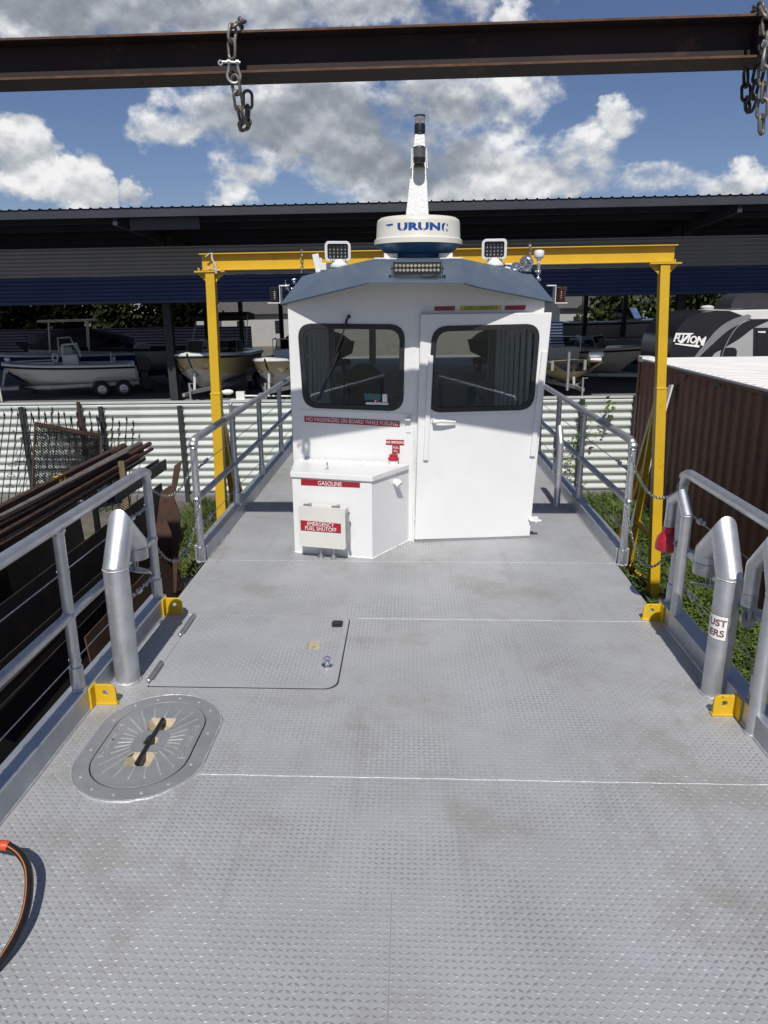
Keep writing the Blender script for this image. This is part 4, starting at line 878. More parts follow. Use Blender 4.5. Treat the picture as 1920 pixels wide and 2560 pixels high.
# ================================================================== ground and corrugated fence
b = MB(); n = 40
vs = [(-260+520*i/n, -120+620*j/n, -1.6) for j in range(n+1) for i in range(n+1)]; b.add(vs, [(j*(n+1)+i, j*(n+1)+i+1, (j+1)*(n+1)+i+1, (j+1)*(n+1)+i) for j in range(n) for i in range(n)])
struct(b, 'ground', A['ground'], bg=True, sharp=0)
b = MB(); b.box((-45, 14.2, -1.75), (45, 52, -1.594)); struct(b, 'concrete_yard', A['conc'], bg=True, sharp=0)
def corr(x0, x1, z0, z1, y, p, dp, mb, mi=0, prof=(0, .14, .44, .66)):
    zs = []; z = z0
    while z < z1:
        for f, dy in zip(prof, (0, 0, -dp, -dp)):
            if z+f*p <= z1: zs.append((z+f*p, y+dy))
        z += p
    zs.append((z1, y)); n = max(1, int((x1-x0)/2)); nz = len(zs)
    vs = [(x0+(x1-x0)*i/n, yy, zz) for i in range(n+1) for zz, yy in zs]
    return mb.add(vs, [(i*nz+j, (i+1)*nz+j, (i+1)*nz+j+1, i*nz+j+1) for i in range(n) for j in range(nz-1)], mi)
FY = 13.4
t = thing('corrugated_fence', 'pale corrugated steel fence with dark posts across the back of the yard', 'fence', (0, FY, -1.6), bg=True)
b = MB(); corr(-13, 13, .12, 1.885, 0, .1465, .050, b, prof=(0, .14, .50, .68)); b.o('fence_sheet', A['fence'], t, solid=.004, sharp=0)
b = MB(); b.box((-13, -.05, 1.872), (13, .03, 1.905)); b.o('top_cap', A['fence'], t)
b = MB(); b.box((-13, -.10, -.02), (13, .10, .13)); b.o('kerb_stone', A['conc'], t, bevel=.01)
for px, w_, hh, mk in ((52, .065, 1.84, 'post'), (251, .065, 1.83, 'post'), (449, .075, 1.83, 'post'), (1455, .085, 1.86, 'post'), (577, .07, 1.85, 'steel'), (197, .075, 1.9, 'pipe')):
    x = bgy(px, 1020, FY-.12).x; b = MB()
    if mk == 'post': b.box((x-w_/2, -.16, 0), (x+w_/2, -.08, hh))
    else: b.cyl((x, -.12, 0), (x, -.12, hh), w_/2, n=12); b.sphere((x, -.12, hh), w_*.55, n=10, m=6, sc=(1, 1, .7))
    b.o('fence_post', A[mk], t)
# ================================================================== shipping container
CX0, CY0, CY1, CZ = 4.06, 7.3, 13.25, 2.59
t = thing('shipping_container', 'rusty red brown shipping container with a pale roof on the right', 'container', (CX0, CY0, -1.6), bg=True)
Lc, Wc = CY1-CY0, 2.44
b = MB(); ys = []; y = .12; per = .28
while y < Lc-.12:
    for f, dx in ((0, .0), (.26, .0), (.5, .024), (.76, .024)):
        if y+f*per < Lc-.1: ys.append((y+f*per, dx))
    y += per
nz = 2
vs = [(.012+dx, yy, zz) for yy, dx in ys for zz in (.15, CZ-.07)]; b.add(vs, [(2*i, 2*i+1, 2*i+3, 2*i+2) for i in range(len(ys)-1)])
b.box((.05, .1, .15), (Wc-.02, Lc-.1, CZ-.09)); b.o('corrugated_wall', A['cont'], t, sharp=0)
b = MB()
for x in (0, Wc-.1):
    for yy in (0, Lc-.12): b.box((x, yy, 0), (x+.1, yy+.12, CZ-.001))
    b.box((x, .12, 0), (x+.1, Lc-.12, .16)); b.box((x+.002, .12, CZ-.075), (x+.1, Lc-.12, CZ-.015))
b.box((.1, 0, 0), (Wc-.1, .1, .16)); b.o('corner_frame', A['cont'], t, bevel=.006)
b = MB(); ys = []; y = .0
while y < Lc:
    for f, dz in ((0, 0), (.35, 0), (.5, .022), (.85, .022)):
        if y+f*.21 < Lc: ys.append((y+f*.21, dz))
    y += .21
vs = [(x, yy, CZ-.02+dz*(1 if 0 < k_ < 3 else .15)) for yy, dz in ys for k_, x in enumerate((.02, .08, Wc-.08, Wc-.02))]; b.add(vs, [(4*i+k_, 4*i+k_+1, 4*i+k_+5, 4*i+k_+4) for i in range(len(ys)-1) for k_ in range(3)])
b.box((-.004, 0, CZ-.03), (.03, Lc, CZ-.002)); b.box((-.006, Lc-.25, CZ-.06), (.2, Lc+.01, CZ+.03)); b.o('container_roof', A['contr'], t, sharp=0)
for yy in (.9, 2.4, 3.6, 4.9): b = MB(); b.box((-.004, yy, CZ-.11-.02*rng.random()), (.001, yy+.1+.3*rng.random(), CZ-.075)); b.o('patch_plate', A['scrapg'], t)
pa, pb = bgy(1618, 962, 11.2), bgz(1588, 1270, -1.6)
pb = V((CX0-.62, 11.0, -1.6)); pa = V((CX0-.05, 11.35, .72))
b = MB(); b.bar(pb, pa, .13, .03, up=(1, 0, 0)); solo(b, 'board', A['gelg'], 'pale grey board leaning against the side of the rusty container', 'board', pb, bg=True, bevel=.003)
# ================================================================== scrap on the left
def yard(mb, name, m_, label, cat, group=None, **kw):
    xs = [q[0] for q in mb.v]; ys = [q[1] for q in mb.v]; zs = [q[2] for q in mb.v]
    return solo(mb, name, m_, label, cat, ((min(xs)+max(xs))/2, (min(ys)+max(ys))/2, min(zs)), group, bg=True, **kw)
far = bgy(356, 1123, 9.8)
pl = [(-.10,.11,.050,'pipe',9.35,'thick rusty pipe with a yellow band on top of the scrap rack',1),
 (-.16,.10,.018,'pipeb',9.0,'thin blue grey conduit behind the thickest pipe on the rack',0),(-.01,.085,.040,'pipeg',9.75,'weathered grey pipe lying beside the banded rusty pipe',0),
 (.08,.06,.032,'pipe',9.8,'medium rusty pipe near the wheelhouse side of the rack',0),(-.06,.015,.034,'pipe',9.75,'rusty pipe in the middle of the stack under the grey one',0),
 (.03,.0,.026,'pipeg',9.7,'slim grey pipe in the lower middle of the rack',0),(.11,-.01,.024,'pipe',9.8,'slim rusty pipe at the outer lower side of the rack',0),
 (-.13,-.03,.036,'pipe',9.6,'rusty pipe at the bottom back of the stack',0),(.06,-.06,.02,'pipeg',9.5,'thin pale rod low in the pipe stack',0),(.13,-.075,.022,'pipe',9.4,'thin rusty rod lowest on the near side of the stack',0),(-.03,-.065,.03,'pipe',9.55,'rusty pipe at the very bottom of the stack',0)]
for k_, (dx, dz, r, mk) in enumerate(((-.19,.05,.022,'pipe'),(-.07,.145,.016,'pipe'),(.09,.115,.018,'pipeg'),(.16,.04,.02,'pipe'),(.17,-.03,.016,'pipeg'),(-.2,-.05,.03,'pipe'),(.05,.04,.014,'pipe'))):
    pl.append((dx, dz, r, mk, 8.7+.15*k_, ('thin rusty rod', 'loose thin rusty rod lying on top', 'thin pale rod', 'slim rusty bar', 'thin weathered rod', 'thick rusty pipe', 'very thin rusty rod')[k_]+(' at the back upper side of the stack', ' of the banded pipe', ' on top beside the medium rusty pipe', ' on the deck side edge of the stack', ' under the slim rusty bar at the stack edge', ' at the lowest back corner of the stack', ' squeezed in the middle of the stack')[k_], 0))
for dx, dz, r, mk, ye, lab, band in pl:
    x, z = far.x+dx, far.z+dz; y0 = 3.2+rng.random()*.5
    a, e = V((x-.02-.05*rng.random(), y0, z+rng.normal(0, .015))), V((x, ye+rng.random()*.1, z))
    if not band:
        b = MB(); b.sweep([a, a.lerp(e, .5)+V((0, 0, -.012)), e], r, 12); yard(b, 'scrap_pipe', A[mk], lab, 'pipe', 'pipes stacked on the scrap rack')
    else:
        t = thing('scrap_pipe', lab, 'pipe', a, bg=True, group='pipes stacked on the scrap rack'); Mi = Matrix.Translation(-a)
        MB().sweep([a, a.lerp(e, .5), e], r, 16).o('pipe_tube', A[mk], t, M=Mi); q = bgy(180, 1186, 7.55); f = (7.55-a.y)/(e.y-a.y); c = a.lerp(e, f)
        b = MB(); d = (e-a).normalized(); b.cyl(c-d*.06, c+d*.0, r*1.05, n=16); b.cyl(c+d*.05, c+d*.09, r*1.05, n=16); b.o('yellow_band', A['yel'], t, M=Mi)
for Y, w_, mk, lab in ((5.55, .085, 'scrapg', 'grey flat bar upright holding the near end of the pipe stack'), (8.55, .075, 'wood', 'timber faced upright holding the far end of the pipe stack')):
    x = far.x+.21; b = MB(); b.prism([(-w_/2, 0), (w_/2, 0), (w_/2, far.z+1.6+.10), (-w_/2, far.z+1.6+.10)], (x, Y, -1.6), (1, 0, 0), (0, 0, 1), .05); b.bar((x-.45, Y+.02, far.z-.12), (x, Y+.02, far.z-.12), .06, .05); b.bar((x-.42, Y+.02, far.z-.12), (x-.42, Y+.02, -1.6), .06, .05)
    yard(b, 'rack_upright', A[mk], lab, 'rack', 'uprights of the pipe rack')
pls = [(-3.75, 1.2, 6.3, -.06, .05, 'scrap', 'tall dark plate standing on edge under the near end of the pipes'), (-4.4, 1.5, 9.2, -.45, .05, 'scrap', 'farthest dark plate standing on edge behind the pipe rack'), (-3.35, 3.0, 9.5, -.30, .05, 'scrap', 'tall dark steel plate standing on edge at the back of the plate stack'), (-3.05, 3.4, 8.6, -.52, .08, 'scrap', 'long dark plate leaning in front of the tallest one'), (-2.95, 2.4, 6.6, -.72, .16, 'scrap', 'dark plate leaning low below the near end of the pipes'),
 (-2.72, 5.4, 7.9, -.62, .14, 'scrapr', 'brown rusted plate leaning near the gate of the deck'), (-2.62, 3.9, 5.9, -.85, .12, 'scrap', 'short dark plate leaning against the others near the vent pipe'), (-2.45, 2.2, 4.7, -1.05, .18, 'scrap', 'low dark plate nearest to the deck edge'), (-2.38, 4.9, 6.4, -.95, .2, 'scrapg', 'grey plate leaning beside the deck kerb behind the vent pipe')]
for x, y0, y1, zt, ln, mk, lab in pls:
    b = MB(); b.prism([(y0, 0), (y1, 0), (y1-.1*rng.random(), zt+1.6), (y0+.15*rng.random(), zt+1.6-.06*rng.random())], (x+ln, 0, -1.6), (0, 1, 0), V((-ln, 0, zt+1.6)).normalized(), .012)
    yard(b, 'steel_plate', A[mk], lab, 'steel plate', 'scrap plates standing on edge')
for i, (x, z, y0, y1, mk, lab) in enumerate(((-3.05, -1.30, 2.0, 6.4, 'scrapg', 'long grey angle bar on the ground highest of the lying bars'), (-2.75, -1.42, 2.0, 6.9, 'wood', 'long timber lying on the ground beside the plates'), (-2.5, -1.5, 1.8, 5.6, 'scrapg', 'thin grey bar on the ground near the hull'), (-2.9, -.62, 4.2, 8.3, 'scrap', 'flat bar resting along the top of the leaning plates'), (-3.32, -.86, 2.4, 5.2, 'wood', 'weathered plank lying on edge between two dark plates'))):
    b = MB(); b.bar((x, y0, z), (x+.08*rng.normal(), y1, z+.05*rng.random()), .05, .035); yard(b, 'lying_bar', A[mk], lab, 'metal bar' if mk != 'wood' else 'timber', 'long bars lying among the scrap')
b = MB(); p = bgy(406, 1158, 8.6); b.box((p.x-.05, 7.0, p.z-.075), (p.x+.05, 8.6, p.z-.065)); b.box((p.x-.05, 7.0, p.z-.065), (p.x-.04, 8.6, p.z+.055)); b.box((p.x+.04, 7.0, p.z-.065), (p.x+.05, 8.6, p.z+.055)); yard(b, 'steel_channel', A['scrapg'], 'grey steel channel whose far end sticks out past the pipe rack', 'steel channel')
YP = 7.7
def outl(px, Y): return [(q.x, q.z) for q in (bgy(x, y, Y) for x, y in px)]
for px, Y, lab in (([(388, 1345), (403, 1228), (424, 1214), (428, 1214), (440, 1300), (447, 1400), (430, 1480), (395, 1480)], 7.75, 'broad brown rusted plate standing beside the left gate'), ([(418, 1300), (437, 1163), (455, 1151), (446, 1200), (436, 1245), (452, 1290), (446, 1400), (442, 1480), (436, 1480), (430, 1330)], 7.55, 'narrow pointed brown plate sticking up behind the left gate chains')):
    b = MB(); o_ = outl(px, Y); ar = sum(o_[i][0]*o_[(i+1) % len(o_)][1]-o_[(i+1) % len(o_)][0]*o_[i][1] for i in range(len(o_)))
    if ar < 0: o_ = o_[::-1]
    b.prism(o_, (0, Y, 0), (1, 0, 0), (0, 0, 1), .02); yard(b, 'rusted_offcut', A['scrapr'], lab, 'steel plate', 'rusted plates by the left gate')
for px, lab in (((395, 1480), 'broken concrete lump on the grass by the left deck edge'), ((410, 1440), 'flat concrete slab lying in the weeds by the left deck edge')):
    q = bgz(px[0]+25, px[1]+20, -1.5); b = MB(); b.box((q.x-.22, q.y-.25, -1.62), (q.x+.2, q.y+.25, -1.5), M=None); yard(b, 'concrete_lump', A['conc'], lab, 'rubble', bevel=.03)
# old wrought iron panels and an expanded mesh panel leaning on the fence
def spear_panel(x0, n, sp, Yb, Yt, zt, skew, lab, scroll=False):
    o0 = V((x0, Yb, -1.6)); t = thing('iron_fence_panel', lab, 'iron panel', o0, bg=True, group='old spear topped fence panels'); Mi = Matrix.Translation(-o0)
    P_ = lambda s, f: V((x0+s+skew*f, Yb+(Yt-Yb)*f, -1.6+(zt+1.6)*f))
    for i in range(n):
        b = MB(); s = i*sp; hgt = 1.0-(.045 if i % 2 else 0); b.cyl(P_(s, .0), P_(s, hgt), .009, n=6); e = P_(s, hgt); b.lathe([(0, 0), (.011, .0), (.022, .03), (.012, .06), (0, .10)], Matrix.Translation(e), 6); b.lathe([(0, 0), (.017, .0), (.017, .02), (0, .02)], Matrix.Translation(e+V((0, 0, -.03))), 6)
        b.o('picket', A['iron'], t, M=Mi)
    b = MB()
    for f in (.10, .45, .80): b.bar(P_(-.05, f), P_((n-1)*sp+.05, f), .03, .012)
    if scroll:
        for cxs, czs, sg in ((.38, .30, 1), (.38, .30, -1), (.38, .40, 1), (.38, .40, -1), (.38, .5, 1), (.38, .5, -1)):
            c = P_(cxs, czs); b.sweep([c+V((sg*(.02+.05*a/6)*1.0*(1-math.cos(a))*.7, -.01, .045*math.sin(a)*(1-a/9))) for a in np.linspace(0, 5.2, 16)], .006, 5)
    b.o('panel_rail', A['iron'], t, M=Mi)
xa_ = bgy(0, 1100, 12.2).x
spear_panel(xa_-.5, 10, .125, 12.2, 12.95, .20, .12, 'black spear topped iron panel nearest the left edge with scrolls at its foot', True)
spear_panel(xa_+.35, 13, .118, 12.6, 13.05, .10, -.28, 'black spear topped iron panel crossing behind the first one')
spear_panel(xa_+.62, 10, .13, 12.9, 13.15, -.02, .22, 'black spear topped iron panel hidden mostly behind the rusty mesh')
c0, c1, c2, c3 = bgy(80, 1235, 11.6), bgy(252, 1170, 12.5), bgy(252, 1090, 12.75), bgy(88, 1060, 11.9)
t = thing('mesh_panel', 'rusty expanded metal mesh panel leaning in front of the iron panels', 'mesh panel', c0, bg=True); Mi = Matrix.Translation(-c0)
b = MB(); U = lambda u, v: (c0*(1-u)+c1*u)*(1-v)+(c3*(1-u)+c2*u)*v
nn = 30
for i in range(-26, nn):
    for sg in (0, 1):
        u0, u1 = i/nn, (i+26)/nn; a, e = max(0, -u0/(u1-u0)), min(1, (1-u0)/(u1-u0))
        if e <= a: continue
        p, q = U(u0+(u1-u0)*a, a if not sg else 1-a), U(u0+(u1-u0)*e, e if not sg else 1-e); b.bar(p, q, .012, .006, up=(0, 1, 0))
b.o('mesh', A['iron'], t, M=Mi, sharp=0)
b = MB(); b.bar(U(0, 1), U(1, 1), .02, .075, up=(0, 0, 1)); b.bar(U(0, 0), U(0, 1), .03, .02); b.bar(U(1, 0), U(1, 1), .03, .02)
for i in range(40): b.bar(U(i/40, 1)+V((0, -.014, -.03)), U(i/40+.01, 1)+V((0, -.014, .035)), .012, .01)
b.o('rolled_edge', A['scrapr'], t, M=Mi)
# ================================================================== weeds and grass
def blades(areas, n, name, m_, h=(.06, .22), w=.012, broad=False):
    vs, fs = [], []
    tot = sum((a[1]-a[0])*(a[3]-a[2]) for a in areas)
    V_ = []; 
    for a in areas:
        k = int(n*(a[1]-a[0])*(a[3]-a[2])/tot); x = a[0]+(a[1]-a[0])*rng.random(k); y = a[2]+(a[3]-a[2])*rng.random(k)
        cl = .5+.5*np.sin(x*5.1+1.3*np.sin(y*3.7))*np.sin(y*4.3+np.sin(x*6.1)); keep = rng.random(k) < .35+.65*cl; x, y, cl = x[keep], y[keep], cl[keep]; k = x.size
        hh = (h[0]+(h[1]-h[0])*rng.random(k))*(.55+.6*cl); th = rng.random(k)*2*PI; ln = (.2+.7*rng.random(k))*hh*(1.6 if broad else 1.)
        dx, dy = np.cos(th), np.sin(th); ww = w*(.6+.8*rng.random(k))
        if not broad:
            p = np.stack([np.stack([x-dy*ww/2, y+dx*ww/2, 0*x], 1), np.stack([x+dy*ww/2, y-dx*ww/2, 0*x], 1), np.stack([x+dx*ln*.45+dy*ww*.4, y+dy*ln*.45-dx*ww*.4, hh*.65], 1), np.stack([x+dx*ln, y+dy*ln, hh], 1)], 1)
            V_.append((p, np.array([(0, 1, 2), (0, 2, 3)])))
        else:
            z0 = hh*(.2+.8*rng.random(k)); tl = .3*(rng.random(k)-.3)
            p = np.stack([np.stack([x, y, z0], 1), np.stack([x+dx*ww-dy*ww*.55, y+dy*ww+dx*ww*.55, z0+tl*ww+.25*ww], 1), np.stack([x+dx*2*ww, y+dy*2*ww, z0+2*tl*ww], 1), np.stack([x+dx*ww+dy*ww*.55, y+dy*ww-dx*ww*.55, z0+tl*ww+.25*ww], 1)], 1)
            V_.append((p, np.array([(0, 1, 2), (0, 2, 3)])))
    b = MB(); me_v = np.concatenate([p.reshape(-1, 3) for p, _ in V_]); me_v[:, 2] -= 1.6
    nf = me_v.shape[0]//4; me_f = (np.arange(nf)[:, None, None]*4+V_[0][1][None]).reshape(-1, 3)
    b.add(me_v.tolist(), me_f.tolist()); o_ = b.o(name, m_, None, sharp=0); o_.matrix_world = BG; return tag(o_, kind='stuff')
AR = [(1.95, 4.02, 4.6, 13.2)]; AL = [(-2.5, -1.85, 6.2, 13.2), (-4.0, -2.5, 7.8, 13.2), (-2.0, -1.85, 3.5, 6.2)]
tag(blades(AR+AL, 30000, 'grass', A['grass'], (.06, .26)), 'rough grass growing between the hull, the scrap and the container', 'grass')
tag(blades(AR, 34000, 'weeds', A['weed'], (.04, .22), .030, True), 'low leafy weeds covering the ground beside the container', 'weeds')
tag(blades(AL, 9000, 'weeds', A['weed'], (.04, .2), .026, True), 'low leafy weeds by the left edge of the deck', 'weeds')
def leafcloud(pts, size, n, spread, mb):
    for p in pts:
        for _ in range(n):
            c = V(p)+V(rng.normal(0, spread, 3)); s = size*(.5+rng.random()); a = V(rng.normal(0, 1, 3)).normalized(); e = a.orthogonal().normalized(); f = a.cross(e)
            mb.add([c-e*s, c-f*s*.6, c+e*s, c+f*s*.6], [(0, 1, 2, 3)])
for nm, pp, lab in (('climbing_vine', [(1462, 1028), (1470, 1050), (1455, 1060), (1440, 1090), (1430, 1105), (1450, 1120), (1435, 1140), (1445, 1160), (1425, 1180), (1440, 1195), (1452, 1210), (1420, 1150), (1465, 1085), (1490, 1085), (1405, 1140)], 'leafy green vine climbing the dark fence post on the right'), ('climbing_vine', [(1521, 1005), (1523, 1018), (1522, 1030), (1524, 1045), (1512, 1060)], 'small sprig of vine hanging from the fence top near the container')):
    pts = [bgy(x, y, FY-.22) for x, y in pp]; o0 = V((pts[0].x, FY-.2, -1.6)); t = thing(nm, lab, 'vine', o0, bg=True, group='vines on the corrugated fence'); Mi = Matrix.Translation(-o0)
    b = MB(); leafcloud(pts, .034, 9, .05, b); b.o('leaves', A['vine'], t, M=Mi, sharp=0)
    b = MB(); b.sweep(smooth([V((p.x, FY-.19, p.z)) for p in sorted(pts, key=lambda q: q.z)]), .004, 5); b.o('stem', A['bark'], t, M=Mi)
# ================================================================== boat storage shed
SY = 23.8; ZE = 4.62
t = thing('boat_shed', 'long open boat storage shed with a dark roof and a beige and blue wall sheet', 'shed', (0, SY, -1.6), bg=True)
g0 = 1.6
e0, e1 = bgy(0, 525, SY), bgy(1920, 488, SY); ztop = (e0.z+e1.z)/2+g0; zbt = (bgy(0, 546, SY).z+bgy(1920, 512, SY).z)/2+g0
XA, XB = -30, 30
b = MB(); b.box((XA, 0, ztop-.03), (XB, .03, zbt+.17), M=None); b = MB()
b.box((XA, -.02, zbt), (XB, .03, ztop-.02)); b.box((XA, -.05, zbt-.01), (XB, .09, zbt+.035)); b.o('eave_trim', A['shedtrim'], t)
b = MB(); x = XA; prof = []
while x < XB: prof += [(x, 0), (x+.245, 0), (x+.265, .035), (x+.295, .035)]; x += .317
k = len(prof); sl = -.045; D_ = 21
vs = [(x, yy, ztop+dz+sl*yy) for yy in (-.06, D_) for x, dz in prof]; b.add(vs, [(i, i+1, k+i+1, k+i) for i in range(k-1)]); b.o('roof_sheet', A['shedr'], t, sharp=0)
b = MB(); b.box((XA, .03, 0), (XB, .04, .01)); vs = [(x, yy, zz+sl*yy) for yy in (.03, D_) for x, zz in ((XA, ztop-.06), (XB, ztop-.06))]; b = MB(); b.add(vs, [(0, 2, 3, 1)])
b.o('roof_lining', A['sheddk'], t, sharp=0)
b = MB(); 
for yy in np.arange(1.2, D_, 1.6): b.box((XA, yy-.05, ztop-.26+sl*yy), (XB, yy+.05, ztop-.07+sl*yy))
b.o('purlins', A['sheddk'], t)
PY = 2.2; pyw = SY+PY
zb1 = (bgy(0, 623, pyw).z+bgy(1920, 588, pyw).z)/2+g0; zb2 = (bgy(0, 697, pyw).z+bgy(1920, 662, pyw).z)/2+g0; zb3 = (bgy(0, 762, pyw).z+bgy(1920, 733, pyw).z)/2+g0
b = MB(); corr(XA, XB, zb2+.002, zb1, PY, .128, .030, b); b.o('beige_wall_sheet', A['beige'], t, solid=.004, sharp=0)
b = MB(); corr(XA, XB, zb3, zb2, PY, .128, .030, b); b.o('blue_wall_sheet', A['blue'], t, solid=.004, sharp=0)
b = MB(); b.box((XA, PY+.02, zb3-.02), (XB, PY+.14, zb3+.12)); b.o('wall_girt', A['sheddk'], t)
cols = [(430, 28.1, .30), (1688, 28.1, .30)]
colx = [(bgy(px, 900, Y).x, Y-SY) for px, Y, w_ in cols]
for cx_ in (colx[0][0]-9.6, colx[0][0], colx[1][0], colx[1][0]+9.6):
    b = MB(); yy = 4.3; b.box((cx_-.15, yy-.15, 0), (cx_+.15, yy-.135, ztop-.45)); b.box((cx_-.15, yy+.135, 0), (cx_+.15, yy+.15, ztop-.45)); b.box((cx_-.01, yy-.135, 0), (cx_+.01, yy+.135, ztop-.45)); b.box((cx_-.22, yy-.22, 0), (cx_+.22, yy+.22, .03)); b.o('column', A['post'], t)
    b = MB(); b.bar((cx_, 0.05, ztop-.28), (cx_, D_, ztop-.28+sl*D_), .14, .40); b.o('rafter', A['sheddk'], t)
for px in (515, 603, 703, 1462, 1560, 1702):
    x = bgy(px, 800, 42).x; b = MB(); b.box((x-.11, 18.1, 0), (x+.11, 18.3, ztop-.9)); b.o('column', A['post'], t)
b = MB(); p = bgy(326, 570, SY+.3); q = bgy(980, 590, SY+.3); b.box((p.x, .28, zbt-.36), (p.x+2.2, .30, zbt)); b.o('torn_soffit', A['shedtrim'], t)
# ================================================================== boats on trailers
def hull_rows(L, B, D, sq=0., n=18):
    rows = []
    for i in range(n+1):
        u = i/n; e = max(0, (u-.38)/.62)
        hb = B/2*max(sq, (1-e**2.6)**.75 if e < 1 else 0.); hb = max(hb, .02)
        zg = D*(1+.16*u*u); rake = .17*L*e**3*(.3 if sq else 1)
        hc = hb*(.86-.34*e*e); zc = D*.40+D*.34*e**2
        zk = D*.70*max(0, (u-.70)/.30)**2.2
        xg = L*u
        rows.append([(xg-rake*1.0, 0, zk), (xg-rake*.55, hc*.55, zk+(zc-zk)*.52), (xg-rake*.42, hc, zc), (xg-rake*.40, hc+.02, zc+.03), (xg-rake*.16, (hb+hc)/2+.02, (zc+zg)/2), (xg, hb, zg)])
    return rows
def make_boat(name, label, cat, loc, head, L, B, D, top, bot, cap, stripe=None, sq=0., zk=.25, group='boats parked on trailers in the shed', deck='gel', cockpit=(.08, .62)):
    t = thing(name, label, cat, loc, head, group, bg=True); up = zk
    rows = hull_rows(L, B, D, sq); N = len(rows[0]); b = MB()
    for sg in (1, -1):
        vs = [(x, y*sg, z+up) for r_ in rows for x, y, z in r_]
        for j in range(N-1):
            f = [(i*N+j, (i+1)*N+j, (i+1)*N+j+1, i*N+j+1) for i in range(len(rows)-1)]
            if sg < 0: f = [q[::-1] for q in f]
            f = [q[::-1] for q in f]
            if j == 0: b.add(vs, f, 0 if j >= 3 else 1)
            else: b.f += [tuple(k_+len(b.v)-len(vs) for k_ in q) for q in f]; b.m += [0 if j >= 3 else 1]*len(f)
    r0 = rows[0]; b.add([(x, y, z+up) for x, y, z in r0]+[(x, -y, z+up) for x, y, z in r0[::-1]], [tuple(range(2*N))], 0)
    h = b.o('hull', [A[top], A[bot]], t, sharp=40)
    # gunwale cap, foredeck and cockpit floor
    b = MB(); n = len(rows); fl = -.32*D
    for sg in (1, -1):
        vs = []
        for i, r_ in enumerate(rows):
            x, y, z = r_[-1]; u = i/(n-1); inn = max(0, y-.18) if cockpit[0] < u < cockpit[1] else 0
            vs += [(x, (y+.025)*sg, z+up-.055), (x, (y+.03)*sg, z+up-.01), (x, (y)*sg, z+up+.03), (x, inn*sg, z+up+.045+(.05*(1-inn/max(y, .01)))), (x, inn*sg, z+up+.04+(fl if inn > 0 else .04))]
        for j in range(4):
            f = [(i*5+j, (i+1)*5+j, (i+1)*5+j+1, i*5+j+1) for i in range(n-1)]
            f = [q[::-1] for q in f] if sg > 0 else f
            if j == 0: b.add(vs, f)
            else: b.f += [tuple(k_+len(b.v)-len(vs) for k_ in q) for q in f]; b.m += [0]*len(f)
    i0, i1 = int(cockpit[0]*(n-1)), int(math.ceil(cockpit[1]*(n-1)))
    zf = rows[0][-1][2]+up+fl*.9
    b.add([(rows[i0][-1][0], -rows[i0][-1][1]+.1, zf), (rows[i1][-1][0], -rows[i1][-1][1]+.1, zf), (rows[i1][-1][0], rows[i1][-1][1]-.1, zf), (rows[i0][-1][0], rows[i0][-1][1]-.1, zf)], [(0, 1, 2, 3)])
    b.o('deck', A[cap], t, sharp=40)
    if stripe:
        b = MB()
        for sg in (1, -1): b.sweep([(r_[-1][0], (r_[-1][1]+.012)*sg, r_[-1][2]+up-.10) for r_ in rows], .045, 6)
        b.o('rub_rail', A[stripe], t)
    return t, rows, up
def windshield(t, x, w_, z, h_, rake=.25, m_='gel', side=.55, gap=.0):
    b = MB(); g = MB()
    for sg in (1, -1):
        a, c = V((x, sg*gap, z)), V((x-side*.3, sg*w_/2, z)); a2, c2 = a+V((-rake, 0, h_)), c+V((-rake, -.03*sg, h_)); d_, d2 = V((x-side-.3*side, sg*(w_/2+.05), z)), V((x-side-rake, sg*w_/2, z+h_*.9))
        for p, q in ((a, c), (a2, c2), (c, c2), (a, a2), (c, d_), (c2, d2), (d_, d2)): b.bar(p, q, .03, .03)
        g.add([a, c, c2, a2], [(0, 1, 2, 3)]); g.add([c, d_, d2, c2], [(0, 1, 2, 3)])
    f = b.o('windshield', A[m_], t); g.o('windshield_pane', A['glassb'], f, sharp=0)
def console(t, x, z, w_=.8, h_=.75, l_=.7, m_='gel', rails=True):
    b = MB(); b.prism([(x-l_/2, z), (x+l_/2, z), (x+l_/2-.12, z+h_), (x-l_/2+.15, z+h_)], (0, w_/2, 0), (1, 0, 0), (0, 0, 1), w_); c = b.o('console', A[m_], t, bevel=.04)
    b = MB(); b.add([(x+l_/2-.12, -w_/2+.05, z+h_), (x+l_/2-.12, w_/2-.05, z+h_), (x+.05, w_/2-.1, z+h_+.38), (x+.05, -w_/2+.1, z+h_+.38)], [(0, 1, 2, 3)]); b.o('console_window', A['glassb'], c, sharp=0)
    b = MB()
    for sg in (1, -1): b.sweep([(x+l_/2-.1, sg*(w_/2+.02), z+h_-.2), (x+l_/2-.13, sg*(w_/2+.02), z+h_+.4), (x-.25, sg*(w_/2+.02), z+h_+.42), (x-l_/2, sg*(w_/2+.02), z+h_-.1)], .018, 8)
    b.cyl((x+l_/2-.13, -w_/2, z+h_+.4), (x+l_/2-.13, w_/2, z+h_+.4), .018, n=8); b.o('grab_rail', A['gel'], c)
    b = MB(); b.prism(rrect(-w_*.33, w_*.33, z+.3, z+h_-.12, .06), (x+l_/2-.055, 0, 0), (0, 1, 0), (-.16, 0, 1), .02); b.o('console_hatch', A['gelg'], c)
